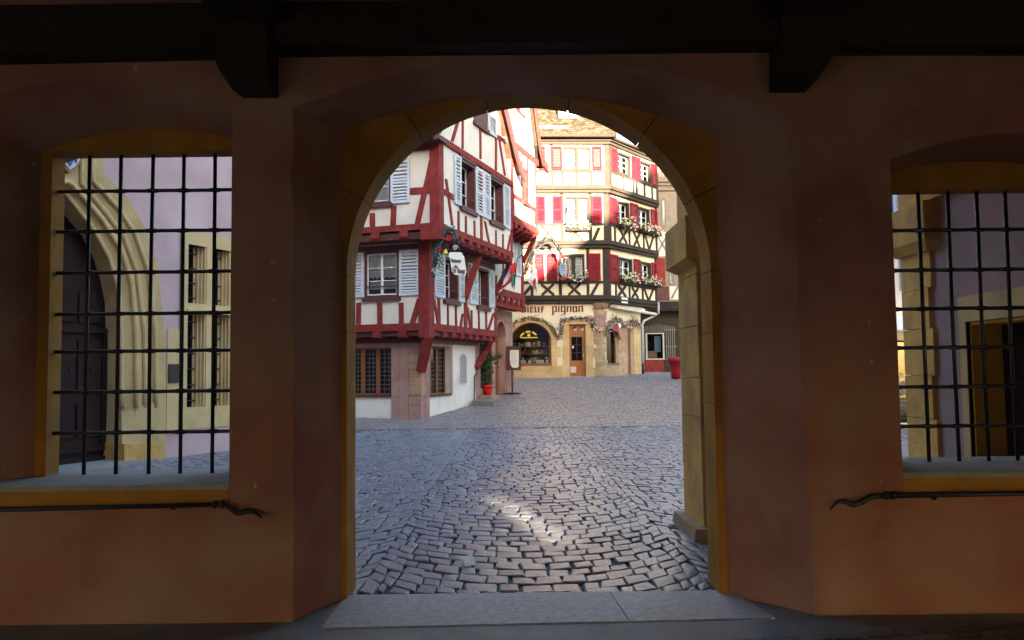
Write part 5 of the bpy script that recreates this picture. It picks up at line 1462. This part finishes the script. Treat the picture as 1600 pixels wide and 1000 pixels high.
# ------------------------------------------------------------------ wing at the right with the recessed door, seen through the right grille
WF = Frame((4.39, 9.2), (0, -1), (-1, 0))
wing = thing('mauve_wing', 'low mauve wing with sandstone quoins and a dark door in a deep ochre frame', 'building', (4.39, 8, 0))
b = MB(); DW = (1.17, 2.10, 2.02)
wall_with(WF, b, [(.0, -.1), (0, 6), (2.86, 6), (2.86, -.1)], [[(DW[0], -.05), (DW[0], DW[2]), (DW[1], DW[2]), (DW[1], -.05)]], 0, .3)
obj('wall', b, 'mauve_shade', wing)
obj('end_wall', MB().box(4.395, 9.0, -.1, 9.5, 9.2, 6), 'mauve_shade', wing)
zz = [-.05, .55, 1.05, 1.5, 2.0, 2.42, 2.80]
for i, (a, c) in enumerate(zip(zz, zz[1:])):
    obj('quoin_stone', MB().box(4.34 + (i % 2) * .006, 8.64 - (i % 2) * .05, a + .003, 4.9, 9.23 + (i % 2) * .006, c - .003), 'sandstone', wing)
obj('impost_block', MB().hexa([(4.30, 8.55, 2.80), (4.9, 8.55, 2.80), (4.9, 9.26, 2.80), (4.30, 9.26, 2.80)], [(4.22, 8.43, 2.9), (4.9, 8.43, 2.9), (4.9, 9.32, 2.9), (4.22, 9.32, 2.9)]).add(*MB().box(4.22, 8.43, 2.901, 4.9, 9.32, 3.30).__dict__.values()), 'sandstone', wing)
obj('quoin_stone', MB().box(4.34, 8.8, 3.303, 4.9, 9.23, 3.8), 'sandstone', wing); obj('quoin_stone', MB().box(4.34, 8.9, 3.806, 4.9, 9.23, 4.4), 'sandstone', wing)
obj('frame_stone', WF.rect(MB(), 1.05, -.05, DW[0], DW[2], -.29, .012), 'gold_stone', wing); obj('frame_stone', WF.rect(MB(), DW[1], -.05, DW[1] + .13, DW[2], -.29, .012), 'gold_stone', wing)
obj('frame_stone', WF.rect(MB(), 1.05, DW[2] + .003, DW[1] + .13, DW[2] + .25, -.29, .014), 'gold_stone', wing)
obj('reveal', WF.rect(MB(), DW[0] + .001, -.05, DW[0] + .03, DW[2] - .002, -.33, -.03), 'ochre_lit', wing); obj('reveal', WF.rect(MB(), DW[0] + .03, DW[2] - .03, DW[1], DW[2] - .002, -.33, -.03), 'ochre_lit', wing)
dr = obj('door', WF.rect(MB(), DW[0], -.05, DW[1], DW[2], -.42, -.34), 'gate', wing)
for k in range(5): obj('door_plank', WF.rect(MB(), DW[0] + .03 + k * .18, 0, DW[0] + .20 + k * .18, DW[2] - .03, -.341, -.32), 'gate', dr)
# covered passage between the wing and the sandstone pier: round arch, ceiling, storey above
pa = arc3((4.30, 3.31), (2.58, 3.31), (3.44, 4.17), 16)
b = MB()
pol = [(4.9, 3.31)] + pa + [(1.79, 3.31), (1.79, 5.21)] + [(4.9, 5.21)]
pol = pa + [(2.58, 5.21), (4.30, 5.21)]
b.loft([(x, 7.96, z) for x, z in pol], [(x, 8.86, z) for x, z in pol])
obj('arch', b, 'sandstone', wing)
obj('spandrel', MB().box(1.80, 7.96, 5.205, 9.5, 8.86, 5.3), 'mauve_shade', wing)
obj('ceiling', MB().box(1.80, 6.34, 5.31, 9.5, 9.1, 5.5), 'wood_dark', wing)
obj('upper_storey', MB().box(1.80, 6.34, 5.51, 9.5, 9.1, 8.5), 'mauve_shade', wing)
obj('roof', MB().loft([(1.6, 6.34, 8.51), (1.6, 9.4, 8.51), (1.6, 7.9, 10.3)], [(9.8, 6.34, 8.51), (9.8, 9.4, 8.51), (9.8, 7.9, 10.3)]), 'roof_dark', wing)

# ------------------------------------------------------------------ white house across the square, glimpsed at the edge of the right grille
GF = Frame((8.6, 22), (1, .05), (.05, -1))
wh_ = thing('white_house', 'white house with blue grey shutters glimpsed at the left edge of the right grille', 'house', (11, 22, 0))
b = MB(); GF.wall(b, 0, -.1, 7, 9, [(1.0, .1, 2.4, 2.3), (1.05, 5.1, 1.6, 6.4)], .3); obj('wall', b, 'plaster', wh_)
obj('room_core', GF.rect(MB(), .1, 0, 6.9, 8.8, -5, -.35), 'room', wh_)
add_window(GF, wh_, (1.05, 5.1, 1.6, 6.4), .12, 2, 3, curtain=(0, .98))
for a in (1.62, .5): add_shutter(GF, wh_, (a, 5.05, a + .52, 6.45), 'blue_shutter', 14, False)
add_shutter(GF, wh_, (1.75, 3.6, 2.2, 4.7), 'blue_shutter', 12, False)
obj('awning', MB().hexa([GF.p(.6, 2.9, 0), GF.p(3, 2.9, 0), GF.p(3, 2.5, 1.2), GF.p(.6, 2.5, 1.2)], [GF.p(.6, 2.95, 0), GF.p(3, 2.95, 0), GF.p(3, 2.55, 1.2), GF.p(.6, 2.55, 1.2)]), 'flag_white', wh_)
obj('shop_window', GF.rect(MB(), 1.05, .15, 2.35, 2.25, -.2, -.15), 'glass_dark', wh_)
obj('roof', GF.prism(MB(), [(-.3, 9.01), (7.3, 9.01), (3.5, 11.5)], -6, .3), 'roof_tile', wh_)
def chair(x, y, rz, label):
    t = thing('cafe_chair', label, 'chair', (x, y, gz(y)), 'dark cafe chairs outside the white house')
    m_ = Matrix.Rotation(rz, 3, 'Z')
    def bx(name, a, c):
        pts = [(a[0], a[1], a[2]), (c[0], a[1], a[2]), (c[0], c[1], a[2]), (a[0], c[1], a[2]), (a[0], a[1], c[2]), (c[0], a[1], c[2]), (c[0], c[1], c[2]), (a[0], c[1], c[2])]
        w_ = [Vector((x, y, gz(y))) + m_ @ Vector(p) for p in pts]
        obj(name, MB().hexa(w_[:4], w_[4:]), 'iron', t)
    bx('seat', (-.21, -.21, .43), (.21, .21, .46))
    for a in (-.2, .17):
        for c in (-.2, .17): bx('leg', (a, c, 0), (a + .03, c + .03, .43))
    for k in range(4): bx('back_slat', (-.2, .18, .55 + k * .1), (.2, .2, .6 + k * .1))
    for a in (-.21, .18): bx('back_post', (a, .17, .46), (a + .03, .205, .95))
chair(8.85, 18.6, .4, 'dark slatted cafe chair nearest the sandstone quoin beyond the right grille')
chair(9.35, 19.9, 1.2, 'dark slatted cafe chair set further back by the white house')

# ------------------------------------------------------------------ hanging sign of the corner house
hs = thing('hanging_sign', 'white notched restaurant sign under a curled teal iron bracket on the red timbered corner', 'sign', (-1.7, 23.6, 4.5))
curve = [(-2.262,23.750,4.340),(-2.205,23.750,4.598),(-2.167,23.750,4.856),(-2.110,23.750,5.078),(-2.035,23.750,5.299),(-1.979,23.750,5.484),(-1.885,23.750,5.650),(-1.756,23.750,5.723),(-1.646,23.750,5.666),(-1.573,23.750,5.517),(-1.538,23.750,5.293),(-1.540,23.750,5.108)]
obj('bracket', MB().tube([(x, y + .25 * max(0, 1 - i / 4), z) for i, (x, y, z) in enumerate(curve)], [.03, .035, .04, .045, .055, .06, .06, .06, .055, .045, .04, .03], 8), 'teal', hs, True)
obj('back_plate', MB().box(curve[0][0] - .03, 24.0, curve[0][2], curve[0][0] + .05, 24.06, curve[3][2] + .3), 'teal', hs)
r = random.Random(7)
def scroll(c, r0, turns, y, m, th=.018, s=1, name='scroll'):
    pts = [(c[0] + s * r0 * (1 - t / 26) * math.cos(t * turns * 6.28 / 22), y, c[1] + r0 * (1 - t / 26) * math.sin(t * turns * 6.28 / 22)) for t in range(23)]
    obj(name, MB().tube(pts, th, 6), m, hs, True)
for q, r0, s, m_ in (("683,414", .20, 1, 'black'), ("681,424", .14, -1, 'zinc'), ("686,400", .16, -1, 'teal'), ("685,390", .12, 1, 'red_accent'), ("702,371", .12, 1, 'red_accent'), ("715,378", .13, -1, 'black'), ("712,386", .10, 1, 'zinc'), ("697,385", .12, -1, 'black')):
    px, py = map(float, q.split(','))
    scroll(((px - 800) * 23.7 / 1300, 1.6 + (580 - (px - 800) * .012 - py) * 23.7 / 1300), r0 * .8, 1.6, 23.7, m_, .016, s)
lf = MB(); rl = random.Random(41)
def onhook(r_):
    k = r_.random() * (len(curve) - 2); i = int(k); a, c = Vector(curve[i]), Vector(curve[i + 1])
    return a.lerp(c, k - i) + Vector((r_.gauss(0, .07), r_.gauss(0, .04), r_.gauss(0, .06)))
obj('iron_leaves', leaf_cloud(lf, 110, onhook, .05, rl), 'teal', hs, kind='stuff')
obj('bell', MB().lathe(((697 - 800) * 23.7 / 1300, 23.6, 5.0), [(.02, .1), (.05, .08), (.06, .0), (.075, -.04)], 10), 'gold', hs, True)
sq = [(-1.765,23.550,4.990),(-1.710,23.550,5.007),(-1.436,23.550,5.004),(-1.400,23.550,4.985),(-1.391,23.550,4.930),(-1.346,23.550,4.893),(-1.295,23.550,4.489),(-1.277,23.550,4.443),(-1.314,23.550,4.397),(-1.314,23.550,4.324),(-1.623,23.550,4.364),(-1.659,23.550,4.420),(-1.696,23.550,4.448),(-1.747,23.550,4.861),(-1.783,23.550,4.898)]
S0 = Frame((sq[0][0], 23.55), (1, .25), (.25, -1))
obj('sign_board', MB().loft([(x, y - .02 + (x - sq[0][0]) * .2, z) for x, y, z in sq], [(x, y + .03 + (x - sq[0][0]) * .2, z) for x, y, z in sq]), 'paper', hs)
SX = Frame((sq[0][0], 23.525), (1, .2), (.2, -1))
zt = [p[2] for p in [(-1.728,23.530,4.803),(-1.748,23.530,4.620),(-1.694,23.530,4.509)]]
write(SX, hs, 'Restaurant', .06, zt[0] - .08, .075, 'black', .004, 1, .52, skew=-.06)
write(SX, hs, 'au', .14, zt[1] - .06, .075, 'letter', .004, 1, .8, skew=-.06)
write(SX, hs, 'Fer Rouge'.replace('Rouge', 'Rouge'), .09, zt[2] - .09, .10, 'letter', .004, 1, .52, skew=-.06)
for px in (707, 718):
    a = ((px - 800) * 23.6 / 1300, 23.6, 1.6 + (581 - 394) * 23.6 / 1300)
    obj('hanger', MB().tube([a, (a[0] + .02, 23.66, a[2] + .16)], .012, 6), 'black', hs)

# ------------------------------------------------------------------ wrought iron sign of the shop house
ps = thing('iron_shop_sign', 'oval sign hanging from a big arched wrought iron bracket in front of closed crimson shutters', 'sign', (1.6, 36.8, 6))
arch = [(0.479,36.900,5.752),(0.568,36.900,6.037),(0.658,36.900,6.323),(0.776,36.900,6.609),(0.923,36.900,6.924),(1.098,36.900,7.210),(1.301,36.900,7.409),(1.532,36.900,7.522),(1.760,36.900,7.461),(1.958,36.900,7.315),(2.098,36.900,7.111),(2.208,36.900,6.880),(2.263,36.900,6.706)]
obj('bracket_arm', MB().tube([(x, y + max(0, .9 - i * .25), z) for i, (x, y, z) in enumerate(arch)], .05, 8), 'black', ps, True)
arch2 = [(0.596,36.900,5.980),(0.742,36.900,6.236),(0.860,36.900,6.522),(1.006,36.900,6.779),(1.182,36.900,7.036),(1.355,36.900,7.207),(1.557,36.900,7.291),(1.757,36.900,7.260),(1.955,36.900,7.142),(2.123,36.900,6.910)]
obj('bracket_arm', MB().tube([(x, y + max(0, .6 - i * .2), z) for i, (x, y, z) in enumerate(arch2)], .035, 8), 'black', ps, True)
lf = MB(); r = random.Random(17)
def along(r_):
    k = r_.random() * (len(arch) - 2); i = int(k); a, c = Vector(arch[i]), Vector(arch[i + 1])
    p = a.lerp(c, k - i); w_ = .24 * (1 - i / 16)
    return p + Vector((r_.uniform(-.2, 1) * w_ * .8, r_.uniform(-.1, .1) + max(0, .8 - i * .22), -r_.uniform(-.25, 1) * w_ * .8))
leaf_cloud(lf, 420, along, .05, r)
obj('iron_leaves', lf, 'iron', ps, kind='stuff')
gl_ = MB()
def low(r_):
    i = r_.randrange(0, 4); p = Vector(arch[i]); return p + Vector((r_.uniform(-.1, .4), r_.uniform(.2, .8), r_.uniform(-.3, .3)))
petal_blobs(gl_, 70, low, .035, r); obj('painted_roses', gl_, 'red_accent', ps, kind='stuff')
for a, c in zip(arch[1:8], arch2[0:7]):
    obj('bracket_rung', MB().tube([a, ((a[0] + c[0]) / 2 + .05, a[1] + .02, (a[2] + c[2]) / 2), c], .018, 5), 'black', ps)
oc = [(2.282,36.900,6.131)][0]
def oval(rx, rz, n=24): return [(oc[0] + rx * math.cos(6.2832 * k / n), oc[1], oc[2] + rz * math.sin(6.2832 * k / n)) for k in range(n + 1)]
obj('oval_ring', MB().tube(oval(.255, .5), .03, 6, False), 'dark_red', ps, True)
obj('oval_board', MB().loft([(x, y - .02, z) for x, y, z in oval(.15, .30)[:-1]], [(x, y + .02, z) for x, y, z in oval(.15, .30)[:-1]]), 'blue_shutter', ps)
obj('knob', MB().lathe((oc[0], oc[1], oc[2] + .62), [(.02, -.12), (.07, -.04), (.085, .02), (.05, .09), (.02, .13)], 10), 'red_accent', ps, True)
for k, z in enumerate((.12, .02, -.08)):
    SO = Frame((oc[0] - .1, oc[1] - .022), (1, 0), (0, -1))
    obj('board_line', SO.rect(MB(), .02 + k * .01, oc[2] + z, .18 - k * .01, oc[2] + z + .035, 0, .006), 'black', ps)

# ------------------------------------------------------------------ flags on the narrow house
def flag(label, pole, cloths, Y, name='flag'):
    p0 = pole[0]
    t = thing(name, label, 'flag', p0, 'flags on slanting poles of the narrow house')
    obj('pole', MB().tube(pole, .018, 6), 'black', t)
    for pts, m_ in cloths:
        b = MB()
        n = len(pts)
        b.loft([(x, y - .006 + .05 * math.sin(i * 2.1), z) for i, (x, y, z) in enumerate(pts)], [(x, y + .006 + .05 * math.sin(i * 2.1), z) for i, (x, y, z) in enumerate(pts)])
        obj('cloth', b, m_, t)
    return t
flag('tricolour flag drooping in blue, white and red bands under the red and green flag', [(-0.489,29.600,4.573),(-0.091,29.600,5.396)],
     [([(-0.372,29.600,4.870),(-0.068,29.600,5.419),(-0.046,29.600,5.304),(-0.303,29.600,4.847)], 'flag_blue'), ([(-0.280,29.600,4.846),(-0.046,29.600,5.304),(-0.003,29.600,5.073),(-0.073,29.600,4.936),(-0.236,29.600,4.708),(-0.305,29.600,4.663)], 'flag_white'), ([(-0.213,29.600,4.708),(-0.073,29.600,4.936),(0.042,29.600,5.026),(0.016,29.600,4.797),(-0.168,29.600,4.661)], 'flag_red')], 29.6)
flag('red and green flag hanging uppermost beside the pale shutter', [(0.081,29.300,4.491),(0.208,29.300,5.583),(0.391,29.300,5.717)],
     [([(-0.068,29.300,5.289),(0.161,29.300,5.515),(0.157,29.300,5.127),(0.019,29.300,4.969),(-0.048,29.300,5.038)], 'flag_red'), ([(-0.004,29.300,4.947),(0.133,29.300,5.082),(0.130,29.300,4.763),(0.036,29.300,4.537),(-0.008,29.300,4.628)], 'flag_green')], 29.3)
flag('red flag with a white edge hanging lowest by the stepped beam', [(-0.540,29.900,4.650),(-0.122,29.900,4.831)],
     [([(-0.517,29.900,4.603),(-0.215,29.900,4.762),(-0.099,29.900,4.807),(-0.193,29.900,4.669),(-0.379,29.900,4.555),(-0.496,29.900,4.487)], 'flag_red'), ([(-0.542,29.900,4.488),(-0.379,29.900,4.555),(-0.263,29.900,4.624),(-0.380,29.900,4.463),(-0.520,29.900,4.395)], 'flag_white')], 29.9)
pn = thing('pennant', 'white swallow tailed pennant with a red emblem below the iron bracket', 'flag', [(0.864,36.400,5.521)][0])
pp = [(0.641,36.400,5.637),(1.097,36.400,6.084),(1.146,36.400,5.574),(1.165,36.400,4.896),(0.973,36.400,5.237)]
obj('cloth', MB().loft([(x, y - .01 + .06 * math.sin(i * 2), z) for i, (x, y, z) in enumerate(pp)], [(x, y + .01 + .06 * math.sin(i * 2), z) for i, (x, y, z) in enumerate(pp)]), 'flag_white', pn)
pe = [(0.918,36.300,5.481),(1.004,36.300,5.678),(1.087,36.300,5.592),(1.056,36.300,5.339),(1.108,36.300,5.085),(1.026,36.300,5.226)]
obj('emblem', MB().loft([(x, y, z) for x, y, z in pe], [(x, y + .02, z) for x, y, z in pe]), 'red_accent', pn)
obj('pole', MB().tube([(0.443,36.400,5.611),(1.154,36.400,6.168)], .02, 6), 'black', pn)

# ------------------------------------------------------------------ flower boxes and garlands
def flower_box(F, r_, label, m_='petals_pale', n=60, seed=1, depth=.22, o0=.13, hang=.28):
    u0, z0, u1, z1 = r_
    c = F.p((u0 + u1) / 2, z0, o0 + depth / 2)
    t = thing('flower_box', label, 'flower box', c, 'flower boxes on the cream shop house')
    obj('box', F.rect(MB(), u0, z0, u1, z0 + .16, o0, o0 + depth), 'wood_dark', t)
    r = random.Random(seed)
    def up(r_): return F.p(r_.uniform(u0, u1), z0 + .2 + abs(r_.gauss(0, .14)) - hang * r_.random() * (r_.random() < .5), o0 + r_.uniform(0, depth + .10))
    obj('leaves', leaf_cloud(MB(), n * 3, up, .055, r), 'leaves', t, kind='stuff')
    def upf(r_): return F.p(r_.uniform(u0, u1), z0 + .25 + abs(r_.gauss(0, .17)) - hang * r_.random(), o0 + r_.uniform(.05, depth + .1))
    obj('flowers', petal_blobs(MB(), n, upf, .05, r), m_, t, kind='stuff')
flower_box(PF[1], (0.949,5.594,2.155,5.704), 'long flower box under the lowest front window, behind the oval sign', 'petals_pale', 45, 1)
flower_box(PF[2], (0.862,7.928,1.952,8.072), 'sunlit flower box spilling yellow blooms under the middle front window', 'petals_pale', 70, 2, hang=.2)
flower_box(PR[1], (0.901,5.679,2.349,5.853), 'white flowers in the lowest side box nearest the corner post', 'petals_pale', 60, 3)
flower_box(PR[1], (2.716,5.695,4.748,5.912), 'pink and white flowers in the lowest side box beside the downpipe', 'petals_pale', 70, 4)
flower_box(PR[2], (0.675,8.186,1.993,8.419), 'tall white flowers in the upper side box nearest the corner', 'petals_pale', 60, 5)
flower_box(PR[2], (2.666,8.226,4.566,8.530), 'pink flowers in the upper side box below the shaded windows', 'petals_pale', 60, 6)
obj('stag_figure', MB().tube([PF[2].p(1.9, 8.75, .3), PF[2].p(1.9, 9.0, .3), PF[2].p(1.75, 9.1, .3)], .03, 6).add(*MB().tube([PF[2].p(1.6, 8.75, .3), PF[2].p(1.6, 9.05, .3)], .03, 6).__dict__.values()), 'iron', shop)
def garland(F, pts, label, m_, n, seed, spread=.1, o=.08):
    c = F.p(*pts[len(pts) // 2], o)
    t = thing('garland', label, 'garland', c, 'flower garlands round the shop openings')
    r = random.Random(seed)
    def pl_(r_):
        k = r_.random() * (len(pts) - 1); i = min(int(k), len(pts) - 2); f_ = k - i
        return F.p(pts[i][0] * (1 - f_) + pts[i + 1][0] * f_ + r_.gauss(0, spread * .6), pts[i][1] * (1 - f_) + pts[i + 1][1] * f_ + r_.gauss(0, spread * .6), o + r_.uniform(-.04, .1))
    obj('stem', MB().tube([F.p(u, z, o) for u, z in pts], .02, 5), 'leaves', t)
    obj('leaves', leaf_cloud(MB(), n * 2, pl_, .05, r), 'leaves', t, kind='stuff')
    obj('flowers', petal_blobs(MB(), n, pl_, .042, r), m_, t, kind='stuff')
ga = arc3((AW[1] + .3, AW[2] - .1), (AW[0] - .3, AW[2] - .1), ((AW[0] + AW[1]) / 2, AW[3] + .22), 16)
garland(PF[0], ga, 'garland of red, pink and green blooms over the arched shop window', 'petals_mixed', 130, 11)
garland(PF[0], [(2.14, 3.1), (2.10, 3.4), (2.06, 3.9), (1.5, 3.97), (1.0, 3.96), (.66, 3.94), (.6, 3.6)], 'garland of small pink and cream blooms around the orange door', 'petals_pink', 150, 12, .09)
garland(PF[0], [(.7, 3.7), (.6, 3.55), (.45, 3.45), (.3, 3.4)], 'short green and white garland across the rough corner stones', 'petals_pale', 36, 13)
garland(PR[0], [(.3, 3.3), (.6, 3.75), (1.05, 3.98), (1.6, 3.85), (2.1, 3.65)], 'dusky pink garland arching over the small side window', 'petals_pink', 140, 14, .16, .14)
garland(PR[0], [(2.25, 3.7), (2.6, 3.92), (3.0, 3.92), (3.4, 3.75)], 'dusky pink garland bunched over the narrow side door', 'petals_pink', 110, 15, .16, .14)
bow = thing('red_bow', 'dark red bow with a white clock face above the small side window', 'ornament', PR[0].p(1.05, 3.5, .3))
obj('ribbon', PR[0].prism(MB(), [(.80, 3.42), (1.05, 3.72), (1.18, 3.55), (1.45, 3.05), (1.35, 2.98), (1.1, 3.38)], .20, .25), 'dark_red', bow)
obj('disc', MB().tube([PR[0].p(1.25, 3.66, .26), PR[0].p(1.25, 3.66, .31)], .11, 14), 'paper', bow)

# ------------------------------------------------------------------ things standing in the street
mn = thing('menu_stand', 'dark framed menu board on a thin pole with a round base, standing in the street', 'menu stand', (-.02, 32.2, gz(32.2)))
yb = 32.2
zb = gz(yb)
obj('base', MB().lathe((-.02, yb, zb), [(.36, 0), (.36, .02), (.1, .045), (.03, .06)], 20), 'iron', mn, True)
obj('pole', MB().tube([(-.02, yb, zb + .04), (-.02, yb, zb + 1.0)], .03, 8), 'black', mn, True)
mq = [(-0.235,32.200,2.567),(0.335,32.200,2.560),(0.323,32.200,1.633),(-0.246,32.200,1.640)]
obj('board', MB().loft([(x, yb - .05, z) for x, y, z in mq], [(x, yb + .05, z) for x, y, z in mq]), 'maroon', mn)
mi = [(-0.088,32.200,2.417),(0.246,32.200,2.413),(0.238,32.200,1.794),(0.176,32.200,1.721),(0.003,32.200,1.736),(-0.071,32.200,1.823),(-0.104,32.200,2.095)]
obj('menu_sheet', MB().loft([(x, yb - .062, z) for x, y, z in mi], [(x, yb - .051, z) for x, y, z in mi]), 'paper', mn)
for k in range(9):
    z = mi[0][2] - .08 - k * .055
    obj('print_line', MB().box(mi[0][0] + .04, yb - .0645, z, mi[1][0] - .06 - (k % 3) * .03, yb - .0622, z + .012), 'grey_stone', mn)
ramp = thing('entrance_ramp', 'grey entrance ramp slab with a thin hoop handrail beside the white wall', 'ramp', (-1.1, 28.7, gz(28.7)))
q = [(-1.390,28.545),(-0.663,28.266),(-0.508,29.423),(-1.134,29.902)]
q = [(x, y) for x, y in q]
obj('slab', MB().hexa([(x, y, gz(y) - .05) for x, y in q], [(x, y, gz(y) + (.17 if i in (0, 1) else .12)) for i, (x, y) in enumerate(q)]), 'grey_wood', ramp)
h = [Vector((x, y, gz(y) + .05)) for x, y in [(-1.342,28.924),(-1.173,29.702)]]
obj('hoop', MB().tube([h[0], h[0] + Vector((.02, 0, .92)), h[0] + Vector((.05, .05, .97)), h[1] + Vector((-.03, 0, .97)), h[1] + Vector((0, 0, .92)), h[1]], .022, 6), 'iron', ramp, True)
px_, py_ = -.90, 29.95
pz = .762
pt_ = thing('potted_shrub', 'leafy green shrub in a bright red pot on the stone step', 'potted plant', (px_, py_, pz))
obj('pot', MB().lathe((px_, py_, pz), [(.12, 0), (.155, .14), (.175, .28), (.20, .285), (.205, .35), (.18, .352), (.17, .30)], 20), 'red_plastic', pt_, True)
obj('soil', MB().lathe((px_, py_, pz + .29), [(.01, 0), (.16, 0), (.165, .02), (.01, .03)], 14), 'mortar', pt_)
r = random.Random(31)
for k in range(5):
    a = r.uniform(0, 6.28)
    obj('stem', MB().tube([(px_, py_, pz + .3), (px_ + .08 * math.cos(a), py_ + .08 * math.sin(a), pz + .8), (px_ + .16 * math.cos(a), py_ + .16 * math.sin(a), pz + 1.4)], [.014, .01, .006], 5), 'leaves', pt_)
clumps = [(r.gauss(0, .17), r.gauss(0, .14), r.choice((.5, .75, 1.0, 1.2, 1.35, 1.5)) + r.gauss(0, .08)) for _ in range(30)]
def inbush(r_):
    c = r_.choice(clumps); return (px_ + c[0] + r_.gauss(0, .06), py_ + c[1] + r_.gauss(0, .06), pz + c[2] + r_.gauss(0, .07))
obj('leaves', leaf_cloud(MB(), 650, inbush, .055, r), 'leaves', pt_, kind='stuff')
gx, gy = 7.2, 36.75
pl_ = thing('tapered_planter', 'tall tapered dark red planter half hidden behind the sandstone pier', 'planter', (gx, gy, gz(gy)))
obj('body', MB().lathe((gx, gy, gz(gy)), [(.20, 0), (.235, .3), (.30, .72), (.36, .73), (.39, .95), (.36, .955), (.34, .86)], 20), 'dark_red', pl_, True)
obj('soil', MB().lathe((gx, gy, gz(gy) + .84), [(.01, 0), (.33, 0), (.33, .03), (.01, .04)], 14), 'mortar', pl_)

sc = [(-0.438,7.012),(-0.356,7.072),(-0.320,6.972),(-0.405,6.892)]
scrap = thing('paper_scrap', 'small folded scrap of white paper lying on the near cobbles', 'litter', (sc[0][0], sc[0][1], .02))
obj('sheet', MB().hexa([(x, y, .012) for x, y in sc], [(x, y + .01, .02 + (.05 if i in (0, 1) else 0)) for i, (x, y) in enumerate(sc)]), 'paper', scrap)
